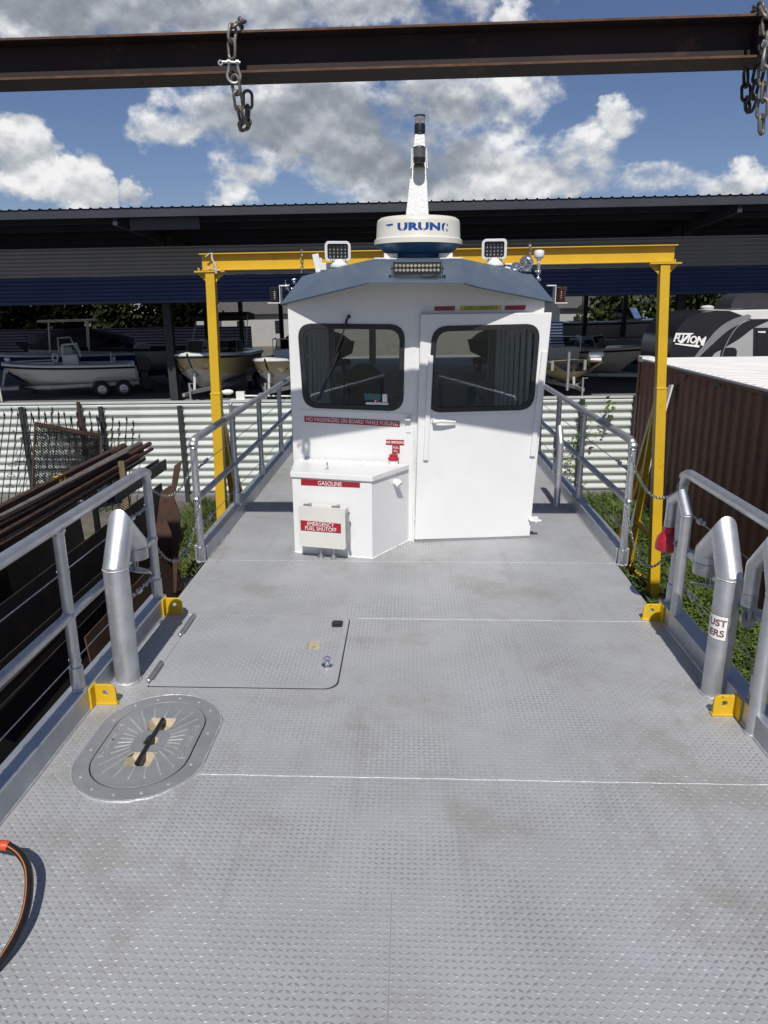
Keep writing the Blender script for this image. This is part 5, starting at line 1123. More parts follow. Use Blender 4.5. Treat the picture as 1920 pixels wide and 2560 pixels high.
def outboard(t, x, z, m_='black', s=1., tilt=0.):
    Mx = Matrix.Translation((x, 0, z)) @ Matrix.Rotation(tilt, 4, 'Y') @ Matrix.Scale(s, 4)
    b = MB(); q = MB(); q.prism([(-.55, .1), (-.62, .42), (-.5, .66), (-.15, .68), (.0, .5), (.02, .1)], (0, .19, 0), (1, 0, 0), (0, 0, 1), .38); q.prism([(-.45, -.75), (-.42, .1), (-.1, .1), (-.18, -.75)], (0, .08, 0), (1, 0, 0), (0, 0, 1), .16); q.cyl((-.62, 0, -.72), (-.05, 0, -.72), .07, .05, 10)
    b.add([Mx @ V(p) for p in q.v], q.f); o = b.o('outboard_motor', A[m_], t, bevel=.05)
    b = MB(); q = MB(); q.box((-.02, -.14, -.3), (.12, .14, .3)); 
    for a in range(3): q.bar((-.66, .0, -.72), (-.68, .17*math.cos(a*2.1), -.72+.17*math.sin(a*2.1)), .09, .012, up=(1, 0, 0))
    b.add([Mx @ V(p) for p in q.v], q.f); b.o('motor_bracket', A['steel'], o)
def trailer(label, loc, head, L, B, axles=2, m_='trail', tongue=1.5, jack=True):
    t = thing('boat_trailer', label, 'trailer', loc, head, 'trailers under the stored boats', bg=True); b = MB()
    for sg in (1, -1): b.bar((-.1, sg*B*.38, .52), (L*.62, sg*B*.38, .50), .07, .13); b.bar((L*.62, sg*B*.38, .50), (L+.2, 0.02*sg, .46), .07, .13); b.bar((.1, sg*B*.2, .66), (L*.55, sg*B*.2, .62), .12, .06)
    for x in (.05, L*.3, L*.6): b.bar((x, -B*.38, .5), (x, B*.38, .5), .07, .08)
    b.bar((L*.85, 0, .46), (L+tongue, 0, .44), .08, .12); b.box((L+tongue-.05, -.05, .40), (L+tongue+.18, .05, .52)); b.o('frame', A[m_], t)
    b = MB(); b.bar((L*.98, 0, .46), (L*.94, 0, 1.25), .09, .09); b.bar((L*.94, -.04, 1.2), (L*.84, -.04, 1.28), .05, .05); b.cyl((L*.93, -.12, 1.15), (L*.93, .12, 1.15), .07, n=10); b.cyl((L*.86, -.09, 1.3), (L*.86, .09, 1.3), .05, n=10); b.o('winch_post', A[m_], t)
    if jack: b = MB(); b.cyl((L+tongue*.75, .1, .02), (L+tongue*.75, .1, .85), .035, n=10); b.cyl((L+tongue*.75, .1, 0), (L+tongue*.75, .1, .03), .09, n=10); b.bar((L+tongue*.75, .1, .83), (L+tongue*.75, .28, .83), .02, .02); b.o('jack', A[m_], t)
    for sg in (1, -1):
        ax_ = [L*.18+.42*(2*k-axles+1) for k in range(axles)]
        for x in ax_:
            y = sg*B*.46; b = MB(); Mw = Matrix.Translation((x, y, .33)) @ Matrix.Rotation(PI/2, 4, 'X'); b.lathe([(.19, -.09), (.29, -.10), (.33, -.07), (.335, 0), (.33, .07), (.29, .10), (.19, .09)], Mw, 24); w_ = b.o('wheel', A['tyre'], t)
            b = MB(); b.lathe([(0, -.04), (.05, -.05), (.06, -.03), (.15, -.02), (.19, -.085), (.2, -.085), (.2, .085), (.19, .085), (.15, .02), (.06, .03), (.05, .05), (0, .04)], Mw, 20); b.o('rim', A['rim'], w_)
        b = MB(); xa, xb = ax_[0]-.42, ax_[-1]+.42; pr = [(xa, .42), (xa+.08, .66), (xa+.25, .74), (xb-.25, .74), (xb-.08, .66), (xb, .42)]
        for (p, q) in zip(pr, pr[1:]): b.bar((p[0], sg*B*.46, p[1]), (q[0], sg*B*.46, q[1]), .26, .02, up=(0, 0, 1))
        b.o('fender', A['gelg'] if m_ == 'trail' else A[m_], t)
    return t
def heading(dx, dy): return math.atan2(dy, dx)
# A: white centre console, bow to the left
ha = heading(-.93, -.36); A0 = V((-11.75, 31.3, -1.6))
tA, rw_, up = make_boat('console_boat', 'white centre console boat with a black rub rail on its trailer far left', 'boat', A0, ha, 5.1, 2.15, .98, 'gelg', 'gelg', 'gel', 'black', zk=.30, cockpit=(.05, .78))
console(tA, 2.45, .78, .85, .95, .8); outboard(tA, -.1, .85, 'black')
b = MB(); b.cyl((3.0, .25, 1.55), (4.9, -.15, 1.50), .022, n=8); b.lathe([(0, -.16), (.07, -.13), (.09, 0), (.07, .13), (0, .16)], Matrix.Translation((4.85, .05, 1.62)) @ Matrix.Rotation(PI/2, 4, 'X') @ Matrix.Rotation(.5, 4, 'Y'), 12); b.box((3.1, .1, 1.40), (4.9, .3, 1.46)); b.sweep([(3.05+.1*math.cos(a), .2, 1.62+.16*math.sin(a)) for a in np.linspace(0, 2*PI, 14)[:-1]], .035, 8, closed=True); b.o('trolling_motor', A['gel'], tA)
b = MB(); b.box((.7, -.4, .75), (1.2, .4, 1.25)); b.box((.72, -.4, 1.25), (.85, .4, 1.55)); b.o('leaning_post', A['gelg'], tA, bevel=.03)
b = MB()
for yy in (-.5, .5): b.cyl((.9, yy, .9), (.9, yy, 1.75), .02, n=8)
b.o('rod_holder', A['gel'], tA)
tr = trailer('long galvanised tandem trailer under the white centre console boat', A0, ha, 5.3, 2.1, 2, 'trail', 1.2)
b = MB(); b.lathe([(.19, -.1), (.3, -.11), (.34, -.06), (.34, .06), (.3, .11), (.19, .1)], Matrix.Translation(A0+V((-3.75, -1.95, .42))) @ Matrix.Rotation(.3, 4, 'Y'), 20); yard(b, 'spare_tyre', A['tyre'], 'spare tyre lying on the trailer tongue under the console boat bow', 'tyre')
p = bgz(22, 990, -1.5); p = V((p.x, 28.6, -1.6)); 
b = MB(); z_ = lambda y: bgy(20, y, 28.6).z
for dx in (0, .42): b.bar((p.x+dx, 28.6, -1.55), (p.x+dx*.95, 28.6, z_(895 if dx == 0 else 940)), .06, .06)
for y in (940, 961, 982): b.bar((p.x, 28.6, z_(y)), (p.x+.42, 28.6, z_(y)), .05, .05)
b.bar((p.x, 28.6, z_(982)), (p.x+.42, 28.6, z_(963)), .04, .04); b.bar((p.x+.42, 28.6, z_(982)), (p.x, 28.6, z_(963)), .04, .04)
t = thing('guide_post', 'white trailer guide post with a rusty orange ball at the far left', 'guide post', p, bg=True); b.o('frame', A['gelg'], t, M=Matrix.Translation(-p)); b = MB(); b.sphere((p.x, 28.6, z_(892)), .085); b.o('ball', A['hosest'], t, M=Matrix.Translation(-p))
# blue boat behind it
hb_ = heading(-.9, -.45); B0 = V((-12.9, 34.2, -1.6))
tB, _, _ = make_boat('console_boat', 'dark blue boat with a white top frame at the far left edge', 'boat', B0, hb_, 6.4, 2.3, 1.1, 'gelblue', 'gelblue', 'gel', zk=.45, cockpit=(.05, .78)); outboard(tB, -.1, 1.1, 'obgrey', 1.25, .0)
b = MB(); 
for x in (1.9, 3.5):
    for yy in (-.55, .55): b.cyl((x, yy, 1.1), (x-.15, yy*.9, 3.0), .03, n=8)
b.prism(rrect(1.4, 3.8, -.8, .8, .2), (0, 0, 3.0), (1, 0, 0), (0, 1, 0), .08); b.o('hard_top', A['gelg'], tB); console(tB, 2.8, 1.0, .9, .9, .8)
# tan bowriders, bow to the camera
hc = heading(-.03, -1.0); C0 = V((-8.0, 33.5, -1.6))
tC, _, _ = make_boat('bowrider', 'large tan and white bowrider boat behind the yellow left upright', 'boat', C0, hc, 6.3, 2.75, 1.32, 'geltan', 'gelg', 'gel', 'black', zk=.32, cockpit=(.08, .86))
windshield(tC, 3.6, 2.1, 1.72, .50, .3, 'trail', 1.0, .28); outboard(tC, -.1, 1.2, 'black', 1.2)
b = MB(); 
for sg in (1, -1): b.box((3.5, sg*.28-(0 if sg > 0 else .62), 1.25), (4.0, sg*.28+(.62 if sg > 0 else 0), 1.74)); b.cyl((2.2, sg*1.2, 1.8), (1.2, sg*1.1, 3.2), .022, n=6)
b.o('bulkhead', A['gel'], tC, bevel=.04)
b = MB(); b.prism([(-.2, 2.95), (2.0, 2.95), (2.2, 3.15), (.9, 3.3), (-.1, 3.2)], (0, 1.1, 0), (1, 0, 0), (0, 0, 1), 2.2); b.o('canvas_top', A['cover'], tC, bevel=.05)
trailer('trailer under the large tan bowrider', C0, hc, 5.9, 2.5, 2, 'trail', 1.0)
hd = heading(-.10, -1.0); D0 = V((-4.75, 32.3, -1.6))
tD, _, _ = make_boat('bowrider', 'smaller tan boat with maroon seats just left of the wheelhouse', 'boat', D0, hd, 5.3, 2.2, 1.05, 'geltan', 'gelg', 'gel', zk=.42, cockpit=(.08, .86))
console(tD, 2.3, 1.1, .9, .75, .7, 'gel'); b = MB(); b.box((3.0, -.45, 1.0), (3.35, .45, 1.45)); b.box((3.6, -.6, 1.2), (4.4, .6, 1.42)); b.o('seat', A['seat'], tD, bevel=.06)
trailer('trailer under the smaller tan boat beside the wheelhouse', D0, hd, 5.1, 2.2, 1, 'trail', .9)
# square bowed skiff and cream runabout on the right
he = heading(.05, -1.0); E0 = V((5.95, 32.7, -1.6))
tE, _, _ = make_boat('skiff', 'tan square bowed skiff with a bow pole just right of the wheelhouse', 'boat', E0, he, 5.2, 2.3, .80, 'geltan', 'geltan', 'gelcream', sq=.80, zk=.45, cockpit=(.05, .84))
console(tE, 2.9, .95, 1.2, .85, .8, 'gelcream'); outboard(tE, -.1, 1.0, 'black', 1.3)
b = MB(); b.cyl((5.25, -.35, .35), (5.25, -.35, 1.75), .05, n=10)
for yy in (-.95, .25): b.box((5.22, yy-.05, 1.08), (5.28, yy+.05, 1.45))
b.o('bow_pole', A['trail'], tE); b = MB(); b.lathe([(0, -.3), (.10, -.25), (.12, 0), (.1, .25), (0, .3)], Matrix.Translation((4.9, .75, 1.62)) @ Matrix.Rotation(PI/2, 4, 'X'), 12); b.box((4.6, .5, 1.35), (5.1, .9, 1.5)); b.o('trolling_motor', A['gel'], tE)
trailer('trailer under the tan square bowed skiff', E0, he, 4.9, 2.1, 1, 'trail', 1.0)
hf = heading(.90, -.43); F0 = V((5.55, 33.6, -1.6))
tF, _, _ = make_boat('runabout', 'cream runabout with a dark rub rail and low windscreen pointing right', 'boat', F0, hf, 5.0, 2.0, 1.02, 'gelcream', 'gelcream', 'gelcream', 'cover', zk=.48, cockpit=(.05, .66))
windshield(tF, 3.2, 1.7, 1.62, .48, .18, 'trail', .9); trailer('white trailer under the cream runabout', F0, hf, 5.0, 1.9, 1, 'trailw', 1.3)
# back rows
hg = heading(.92, -.35); G0 = V((9.2, 44.4, -1.6))
tG, _, _ = make_boat('cruiser', 'white cruiser with a raked windscreen high in the back row on the right', 'boat', G0, hg, 6.8, 2.4, 1.35, 'gel', 'gelg', 'gel', 'gelblue', zk=.95, cockpit=(.05, .6)); windshield(tG, 4.2, 2.0, 2.5, .6, .35, 'trail', 1.1); trailer('trailer under the white cruiser in the back row', G0, hg, 6.4, 2.4, 2, 'trail', .9)
b = MB()
for yy in (-.9, .9): b.cyl((1.0, yy, 2.2), (1.0, yy, 4.2), .03, n=6)
b.o('frame_pole', A['trail'], tG)
for i, (x, y, dx, dy, L, mk, lab) in enumerate(((8.2, 38.6, .97, -.2, 7.5, 'obgrey', 'long grey flat sided boat behind the cream runabout'), (-19.5, 39.5, .8, -.5, 6.5, 'gelg', 'dim boat hull far back behind the blue boat'), (-10.6, 36.8, -.75, -.66, 5.6, 'gelg', 'striped dim boat behind the shed column'), (-15.5, 41.5, -.9, -.3, 6., 'cover', 'dark covered boat in the back row behind the console boat'), (-4.0, 40.5, -.3, -.95, 6., 'cover', 'dark covered boat behind the large tan bowrider'), (4.2, 40.5, .3, -.95, 6.5, 'cover', 'dark covered boat behind the skiff'))):
    h_ = heading(dx, dy); L0 = V((x, y, -1.6)); tt, rws, up = make_boat('stored_boat', lab, 'boat', L0, h_, L, 2.2, 1.05, mk, mk, 'cover' if i > 0 else 'obgrey', zk=.55, deck='cover')
    if i in (1, 3, 4, 5):
        b = MB(); vs = []; 
        for k_ in range(9):
            u = k_/8; r_ = rws[int(u*(len(rws)-1)*.92)]; x_, yb_, z_ = r_[-1]
            vs += [(x_, -yb_-.02, z_+up-.1), (x_, -yb_*.5, z_+up+.30+.35*math.sin(u*PI)+.05*rng.random()), (x_, 0, z_+up+.42+.45*math.sin(u*PI)), (x_, yb_*.5, z_+up+.30+.35*math.sin(u*PI)+.05*rng.random()), (x_, yb_+.02, z_+up-.1)]
        b.add(vs, [(k_*5+j, (k_+1)*5+j, (k_+1)*5+j+1, k_*5+j+1) for k_ in range(8) for j in range(4)]); b.o('boat_cover', A['cover'] if i != 3 else A['coverg'], tt, solid=.01)
    if i == 2:
        b = MB()
        for z_ in (.35, .6, .85): b.bar((.2, -1.2, z_+up), (2.4, -1.16, z_+up), .1, .12)
        b.o('hull_stripe', A['gel'], tt); outboard(tt, -.1, 1.3, 'gel')
    trailer(lab.replace('boat', 'trailer', 1) if 'boat' in lab else lab, L0, h_, L*.95, 2.1, 1, 'trail', .8, False) if False else trailer('low trailer under the '+lab, L0, h_, L*.95, 2.1, 1, 'post', .8, False)
# white trolling motor and shaft lying near the fence
p = bgz(600, 1000, -1.55); p = V((p.x, 27.6, -1.6)); t = thing('trolling_motor', 'white trolling motor with propeller lying on the concrete by the fence top', 'motor', p, bg=True)
z0 = .36
b = MB(); b.cyl((.05, 0, z0-.08), (2.3, .1, z0-.14), .03, n=8); b.o('shaft', A['gel'], t)
b = MB(); b.lathe([(0, -.22), (.06, -.2), (.10, -.05), (.10, .1), (.05, .22), (0, .24)], Matrix.Translation((-.35, 0, z0+.06)) @ Matrix.Rotation(PI/2, 4, 'Y') @ Matrix.Rotation(-.3, 4, 'X'), 14)
for a in (0.4, 2.5, 4.6): b.bar((-.6, 0, z0+.04), (-.62, .24*math.cos(a), z0+.04+.24*math.sin(a)), .09, .015, up=(1, 0, 0))
b.box((.0, -.1, z0-.3), (.32, .1, z0+.08)); b.o('motor_head', A['gel'], t, bevel=.02); b = MB(); b.prism([(-.5, 0), (.7, 0), (.55, .14), (-.2, .16)], (0, .15, z0-.36), (1, 0, 0), (0, 0, 1), .3); b.o('mount', A['gel'], t, bevel=.02)
# ================================================================== camper beyond the container
RY = 19.
def rv(cx_, cy_): q = bgy(1640+cx_/5.925, 720+cy_/5.925, RY); return (q.x, q.z)
rx0 = rv(300, 1000)[0]; ro = V((rx0, RY, -1.6)); Mi = Matrix.Translation(-ro)
t = thing('camper', 'dark fronted camper with silver swooshes and white lettering parked beyond the container', 'camper', ro, bg=True)
xe = rv(1659, 300)[0]+6.5; zr = rv(1400, 345)[1]
def ccw(o_):
    ar = sum(o_[i][0]*o_[(i+1) % len(o_)][1]-o_[(i+1) % len(o_)][0]*o_[i][1] for i in range(len(o_))); return o_ if ar > 0 else o_[::-1]
def curve2(pts, k=5): return [(p.x, p.z) for p in smooth([V((x, 0, z)) for x, z in pts], k)]
capo = curve2([rv(205, 1250), rv(205, 1000), rv(240, 800), rv(300, 650), rv(430, 480), rv(600, 390), rv(830, 348), rv(1100, 338), rv(1400, 345)])
body = capo+[(xe, zr), (xe, -.9), (capo[0][0]+2.0, -.9), (capo[0][0]+1.6, .1)]
b = MB(); b.prism(ccw(body), (0, RY+2.4, 0), (1, 0, 0), (0, 0, 1), 2.4); b.o('body', A['rvd'], t, M=Mi, bevel=.10, sharp=50)
def panel(pts, mk, name, off, dd=.006, sm=True):
    b = MB(); b.prism(ccw(pts), (0, RY-off+dd, 0), (1, 0, 0), (0, 0, 1), dd); return b.o(name, A[mk], t, M=Mi, sharp=0)
side = [rv(950, 1150)]+curve2([rv(965, 1020), rv(1010, 890)])+curve2([rv(1060, 860), rv(1240, 750), rv(1440, 600), rv(1659, 495)])+[(xe, rv(1659, 400)[1]), (xe, -.8), (rv(950, 1150)[0], -.8)]
panel(side, 'rvb', 'side_panel', .006)
panel(curve2([rv(520, 1110), rv(570, 1020), rv(700, 850), rv(900, 620), rv(1100, 480), rv(1350, 390)])+curve2([rv(1400, 400), rv(1395, 440), rv(1270, 520), rv(1080, 620), rv(880, 790), rv(640, 1020), rv(590, 1110)]), 'rvg', 'silver_swoosh', .012)
panel(curve2([rv(790, 1110), rv(830, 1020), rv(880, 960), rv(975, 915)])+curve2([rv(950, 1020), rv(930, 1110)]), 'rvb', 'lower_swoosh', .012)
b = MB(); b.sweep([V((x, RY-.012, z)) for x, z in curve2([rv(955, 1110), rv(990, 950), rv(1060, 790), rv(1150, 640), rv(1260, 530), rv(1390, 470)])], .014, 6); b.o('cap_trim', A['rvg'], t, M=Mi)
panel(rrect(rv(1055, 0)[0], rv(1305, 0)[0], rv(0, 1150)[1], rv(0, 897)[1], .12), 'black', 'window', .016)
panel([rv(1440, 590), rv(1800, 585), rv(1800, 1150), rv(1430, 1150)], 'rvd', 'door_frame', .02); panel([rv(1490, 640), rv(1610, 640), rv(1610, 1150), rv(1480, 1150)], 'black', 'doorway', .028)
panel([rv(1500, 640), rv(1615, 638), rv(1612, 665), rv(1505, 660)], 'gel', 'door_light', .034)
b = MB(); b.prism(ccw([rv(1080, 340), rv(1420, 468), (xe, rv(1659, 455)[1]), (xe, zr+.05), rv(1300, 330)]), (0, RY+2.3, 0), (1, 0, 0), (0, 0, 1), 2.31); b.o('roof', A['contr'], t, M=Mi, bevel=.02, sharp=0)
b = MB(); b.prism(ccw(curve2([rv(1290, 310), rv(1300, 240), rv(1345, 160), rv(1430, 95), rv(1540, 70), rv(1800, 70)])+[rv(1950, 150), rv(1960, 318)]), (0, RY+1.7, 0), (1, 0, 0), (0, 0, 1), 1.0); b.o('air_conditioner', A['cover'], t, M=Mi, bevel=.08)
b = MB(); vx, vz = rv(970, 300); b.lathe([(0, 0), (.16, 0), (.17, .05), (.12, .09), (0, .10)], Matrix.Translation((vx, RY+.9, vz-.03)), 16); b.o('roof_vent', A['gelg'], t, M=Mi)
lt = MB()
for ch, cx_, cy_, s_, w_ in (('F', 285, 742, .27, .9), ('U', 352, 752, .24, .8), ('I', 468, 765, .24, 1.), ('O', 540, 770, .25, .85), ('N', 645, 790, .30, 1.)):
    vs, fs = text(ch, s_, .009, .25, 1., .004); x_, z_ = rv(cx_, cy_); lt.add(put(vs, (x_, RY-.012, z_), V((1, 0, -.1)), (0, 0, 1), .004, w_), fs)
for pl in ([rv(285, 665), rv(560, 668), rv(520, 692), rv(300, 690)], [rv(470, 690), rv(515, 692), rv(385, 818), rv(340, 815)], [rv(280, 815), rv(645, 850), rv(630, 882), rv(275, 832)], [rv(690, 745), rv(735, 745), rv(690, 835), rv(655, 848)]):
    lt.prism(ccw(pl), (0, RY-.012, 0), (1, 0, 0), (0, 0, 1), .010)
lt.o('lettering', A['ltr'], t, M=Mi, sharp=0)
# ================================================================== far background
def house(x0, x1, y0, y1, hw, hr, lab, axis='x', m_='house', name='house'):
    o0 = V(((x0+x1)/2, y0, -1.6)); t = thing(name, lab, 'house' if name == 'house' else 'shed', o0, bg=True); Mi = Matrix.Translation(-o0); z = -1.6
    if axis == 'x':
        ym = (y0+y1)/2; b = MB(); b.prism([(y0, 0), (y1, 0), (y1, hw), (ym, hr), (y0, hw)], (x0, 0, z), (0, 1, 0), (0, 0, 1), x1-x0); b.o('wall', A[m_], t, M=Mi, sharp=0)
        b = MB(); b.add([(x0-.3, y0-.4, z+hw-.1), (x1+.3, y0-.4, z+hw-.1), (x1+.3, ym, z+hr+.06), (x0-.3, ym, z+hr+.06), (x1+.3, y1+.4, z+hw-.1), (x0-.3, y1+.4, z+hw-.1)], [(0, 1, 2, 3), (3, 2, 4, 5)]); b.o('roof', A['houser'], t, M=Mi, solid=.08, sharp=0)
    else:
        xm = (x0+x1)/2; b = MB(); b.prism([(x0, 0), (x1, 0), (x1, hw), (xm, hr), (x0, hw)], (0, y1, z), (1, 0, 0), (0, 0, 1), y1-y0); b.o('wall', A[m_], t, M=Mi, sharp=0)
        b = MB(); b.add([(x0-.15, y0-.2, z+hw-.05), (xm, y0-.2, z+hr+.06), (x1+.15, y0-.2, z+hw-.05), (x0-.15, y1+.2, z+hw-.05), (xm, y1+.2, z+hr+.06), (x1+.15, y1+.2, z+hw-.05)], [(0, 1, 4, 3), (1, 2, 5, 4)]); b.o('roof', A['houser'], t, M=Mi, solid=.06, sharp=0)
    b = MB()
    for f in (.25, .7):
        x = x0+(x1-x0)*f; b.box((x-.35, y0-.02, z+1.1), (x+.35, y0+.02, z+2.2))
    b.o('window', A['black'], t, M=Mi); return t
q0, q1 = bgy(490, 790, 55), bgy(530, 765, 55); house(q0.x, q0.x+1.35, 55, 57, 2.75, 3.35, 'small white garden shed with a gable seen under the shed wall', 'y', 'house', 'garden_shed')
q0, q1 = bgy(548, 790, 66), bgy(745, 765, 66); house(q0.x, q0.x+7.5, 66, 74, 2.9, 4.8, 'white house with a pale roof seen behind the yellow left upright')
q0 = bgy(1400, 780, 64); house(q0.x, q0.x+6.0, 64, 72, 3.0, 5.0, 'white sided house seen under the shed behind the horn'); q0 = bgy(1530, 780, 70); house(q0.x, q0.x+9, 70, 78, 3.3, 5.2, 'cream house with a grey roof behind the back row cruiser')
q0 = bgy(1800, 760, 62); house(q0.x, q0.x+9, 62, 70, 3.2, 5.3, 'house with a weathered grey roof above the camper front')
for x0, x1, lab in ((-34, -11, 'shade darkened sheet fence at the back of the yard on the left'), (9.5, 32, 'blue sheet fence at the back of the yard on the right')):
    b = MB(); corr(x0, x1, -1.6, .55, 52, .2, .05, b); yard(b, 'back_fence', A['shadefence'] if x0 < 0 else A['blue'], lab, 'fence', solid=.01, sharp=0)  # left sheet carries the background shade in its colour
def tree(px, Y, h_, rad, mk, lab, n=70, zb=.3):
    x = bgy(px, 780, Y).x; o0 = V((x, Y, -1.6)); t = thing('tree', lab, 'tree', o0, bg=True, group='trees beyond the yard')
    b = MB(); b.sweep([(0, 0, 0), (.05, .05, h_*.3), (-.08, .1, h_*.6), (0, 0, h_*.85)], [.22, .17, .11, .04], 8)
    pts = []
    for k_ in range(n):
        a, e, r_ = rng.random()*2*PI, rng.random(), rng.random()**.5; c = V((rad*r_*math.cos(a), rad*r_*math.sin(a), zb+(h_-zb)*e)); c.x *= .6+.8*math.sin(PI*min(1, e+.15)); pts.append(c)
        if k_ % 5 == 0: b.sweep([(0, 0, max(.4, c.z*.6)), c*.6+V((0, 0, c.z*.3)), c], [.07, .04, .015], 5)
    b.o('trunk', A['bark'], t); b = MB(); leafcloud(pts, .20, 60, .46, b); b.o('crown', A[mk], t, sharp=0)
for i, (px, Y, h_, rad, mk, lab) in enumerate(((-20, 58, 6, 3.0, 'leafshade', 'dark leafy tree at the far left under the shed'), (95, 57, 6.2, 3.2, 'leafshade', 'dark leafy tree behind the console boat windscreen'), (200, 59, 6, 3.2, 'leafshade', 'dark leafy tree left of the thin back columns'), (285, 55, 4.2, .7, 'leafg', 'brighter green tree with pale leaves left of the shed column'), (375, 60, 6.4, 3.0, 'leafshade', 'dark leafy tree behind the near shed column'), (460, 60, 5.6, 1.6, 'leafshade', 'dark narrow tree beside the small garden shed'), (1535, 58, 4.4, 1.5, 'leafm', 'small green tree between the two houses on the right'), (1725, 57, 6, 2.2, 'leafm', 'green tree just right of the yellow right upright'), (1790, 58, 6, 2.4, 'leafm', 'bright leafed green tree above the camper front'), (1868, 57, 5, 1.4, 'leafm', 'small green tree beside the camper roof unit'))):
    tree(px, Y, h_, rad, mk, lab)
# ================================================================== light and sky
SUN_EL, SUN_AZ = R(49.5), R(180.5)       # azimuth from +Y, clockwise: the sun stands behind the photographer
sd = V((math.sin(SUN_AZ)*math.cos(SUN_EL), math.cos(SUN_AZ)*math.cos(SUN_EL), math.sin(SUN_EL)))
ld = bpy.data.lights.new('sun', 'SUN'); lo = bpy.data.objects.new('sun', ld); col.objects.link(lo); ld.energy = 4.5; ld.angle = R(.53); ld.color = (1, .965, .91)
lo.rotation_euler = (-sd).to_track_quat('-Z', 'Y').to_euler(); lo.location = (0, -20, 30)
wd = bpy.data.worlds.new('World'); scn.world = wd; wd.use_nodes = True; nt = wd.node_tree; N, L = nt.nodes, nt.links
for n_ in list(N): N.remove(n_)
def mth(op, a, b_=None, c=None, clamp=False):
    n_ = N.new('ShaderNodeMath'); n_.operation = op; n_.use_clamp = clamp
    for i, q in enumerate((a, b_, c)):
        if q is None: continue
        if isinstance(q, (int, float)): n_.inputs[i].default_value = q
        else: L.new(q, n_.inputs[i])
    return n_.outputs[0]
def mrange(s, a, b_, c=0., d=1.):
    n_ = N.new('ShaderNodeMapRange'); n_.interpolation_type = 'SMOOTHSTEP'; L.new(s, n_.inputs[0])
    for i, q in enumerate((a, b_, c, d)): n_.inputs[i+1].default_value = q
    return n_.outputs[0]
sky = N.new('ShaderNodeTexSky'); sky.sky_type = 'NISHITA'; sky.sun_disc = False; sky.sun_elevation = SUN_EL; sky.sun_rotation = SUN_AZ; sky.air_density = 1.0; sky.dust_density = .3; sky.ozone_density = 4.0; sky.altitude = 0
tc = N.new('ShaderNodeTexCoord'); sx = N.new('ShaderNodeSeparateXYZ'); L.new(tc.outputs['Generated'], sx.inputs[0])
az = mth('MULTIPLY', mth('ARCTAN2', sx.outputs[0], sx.outputs[1]), 57.2958); el = mth('MULTIPLY', mth('ARCSINE', sx.outputs[2]), 57.2958)
cmb = N.new('ShaderNodeCombineXYZ'); L.new(az, cmb.inputs[0]); L.new(mth('MULTIPLY', el, 1.35), cmb.inputs[1]); cmb.inputs[2].default_value = 3.3
def fbm(sc, det, off=(0, 0, 0), rough=.58, dist=0.):
    mp = N.new('ShaderNodeMapping'); mp.inputs['Location'].default_value = off; L.new(cmb.outputs[0], mp.inputs[0])
    n_ = N.new('ShaderNodeTexNoise'); n_.inputs['Scale'].default_value = sc; n_.inputs['Detail'].default_value = det; n_.inputs['Roughness'].default_value = rough; n_.inputs['Distortion'].default_value = dist; L.new(mp.outputs[0], n_.inputs['Vector']); return n_.outputs['Fac']
n1, n2, n3 = fbm(.16, 9), fbm(.16, 9, (0, -.9, 0)), fbm(.07, 4, (9, 4, 0))
wx = mth('MULTIPLY', mth('SUBTRACT', fbm(.30, 5, (3, 7, 1)), .5), 5.0); wy = mth('MULTIPLY', mth('SUBTRACT', fbm(.30, 5, (13, 2, 5)), .5), 4.0)
azw, elw = mth('ADD', az, wx), mth('ADD', el, wy)
def ang(px, py): d = ray(px, py).normalized(); return math.degrees(math.atan2(d.x, d.y)), math.degrees(math.asin(d.z))
D = None; DG = None; NV = 0.; ND = .05
blobs = [(180, 10, 520, 95, 1.0), (830, 10, 480, 85, .7), (760, 300, 390, 130, 1.0), (1010, 400, 330, 125, 1.0), (1060, 250, 280, 100, .8), (1290, 440, 270, 105, .3), (1400, 400, 110, 80, .2), (1460, 375, 130, 80, .2), (1545, 305, 75, 55, .1), (1130, 490, 330, 55, .3), (420, 320, 100, 75, .25), (575, 490, 75, 80, .1), (620, 420, 120, 60, .5),
         (40, 365, 95, 75, .15), (120, 455, 130, 55, .3), (235, 470, 60, 75, .05), (330, 470, 40, 45, .0), (560, 465, 30, 25, .1), (1650, 450, 120, 60, .1), (1840, 455, 140, 55, .1), (1290, 60, 60, 40, .1), (440, 10, 300, 60, .8)]
for px, py, rx, ry, gr in blobs:
    a0, e0 = ang(px, py); a1, _ = ang(px+rx, py); _, e1 = ang(px, py-ry)
    u = mth('DIVIDE', mth('SUBTRACT', azw, a0), abs(a1-a0)); v = mth('DIVIDE', mth('SUBTRACT', elw, e0), abs(e1-e0))
    q = mth('SUBTRACT', 1.0, mth('ADD', mth('MULTIPLY', u, u), mth('MULTIPLY', v, v))); q = mth('MAXIMUM', q, -2.5)
    D = q if D is None else mth('SMOOTH_MAX', D, q, .35)
    qp = mth('MAXIMUM', q, 0.); NV = mth('ADD', mth('MULTIPLY', qp, v), NV); ND = mth('ADD', qp, ND)
    gq = mth('MULTIPLY', mth('MAXIMUM', q, 0.), gr); DG = gq if DG is None else mth('SMOOTH_MAX', DG, gq, .25)
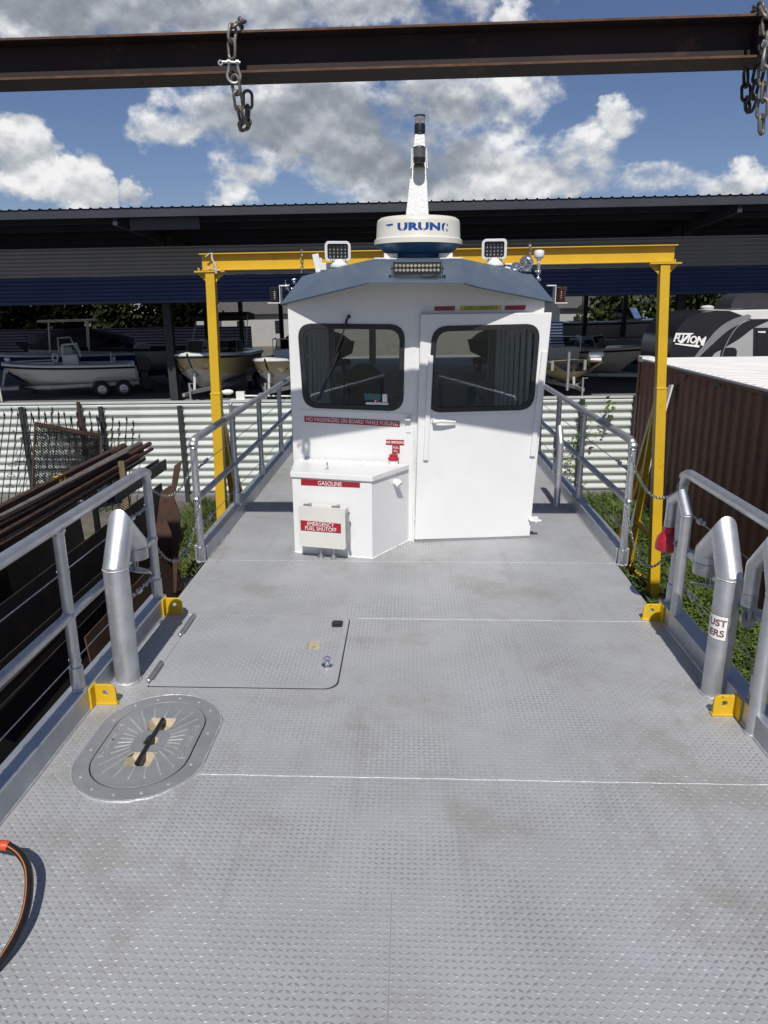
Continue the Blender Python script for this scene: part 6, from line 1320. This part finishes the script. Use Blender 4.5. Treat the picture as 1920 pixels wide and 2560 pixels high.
# elsewhere (overhead, to the sides and behind) broken cloud
front = mth('MULTIPLY', mrange(mth('ABSOLUTE', az), 34., 48., 1., 0.), mrange(el, 24., 34., 1., 0.))
Dn = mth('MULTIPLY', mth('SUBTRACT', fbm(.045, 6, (40, 11, 2)), .57), 7.)
Dm = mth('ADD', mth('MULTIPLY', D, front), mth('MULTIPLY', Dn, mth('SUBTRACT', 1., front)))
dens = mth('ADD', Dm, mth('MULTIPLY', mth('SUBTRACT', n1, .5), 4.2))
alpha = mrange(dens, -.05, .85)
relief = mth('MULTIPLY', mth('SUBTRACT', n1, n2), 2.3)
light = mth('ADD', mth('ADD', .80, relief), mth('ADD', mth('MULTIPLY', mth('SUBTRACT', n3, .5), .5), mth('MULTIPLY', mth('DIVIDE', NV, ND), .26)))
light = mth('SUBTRACT', light, mth('MULTIPLY', mrange(mth('ADD', DG, mth('MULTIPLY', mth('SUBTRACT', n3, .5), .9)), .25, .85), .50))
light = mth('MINIMUM', mth('MAXIMUM', light, .0), 1.)
cr = N.new('ShaderNodeValToRGB'); L.new(light, cr.inputs[0]); E = cr.color_ramp.elements
E[0].position = 0.; E[0].color = (.22, .25, .30, 1); E[1].position = 1.; E[1].color = (.92, .92, .92, 1)
for pos, c in ((.3, (.31, .34, .39, 1)), (.6, (.50, .53, .57, 1))): e_ = E.new(pos); e_.color = c
b1 = N.new('ShaderNodeBackground'); b1.inputs[1].default_value = .060; tn = N.new('ShaderNodeMix'); tn.data_type = 'RGBA'; tn.blend_type = 'MULTIPLY'; tn.inputs[0].default_value = 1; tn.inputs[7].default_value = (1.0, .96, 1.10, 1); L.new(sky.outputs[0], tn.inputs[6]); L.new(tn.outputs[2], b1.inputs[0])
b2 = N.new('ShaderNodeBackground'); b2.inputs[1].default_value = .97; L.new(cr.outputs[0], b2.inputs[0])
mx = N.new('ShaderNodeMixShader'); L.new(alpha, mx.inputs[0]); L.new(b1.outputs[0], mx.inputs[1]); L.new(b2.outputs[0], mx.inputs[2])
ow = N.new('ShaderNodeOutputWorld'); L.new(mx.outputs[0], ow.inputs[0])
scn.view_settings.view_transform = 'Standard'; scn.view_settings.look = 'None'; scn.view_settings.exposure = 0; scn.view_settings.gamma = 1
scn.cycles.max_bounces = 8; scn.cycles.transparent_max_bounces = 12
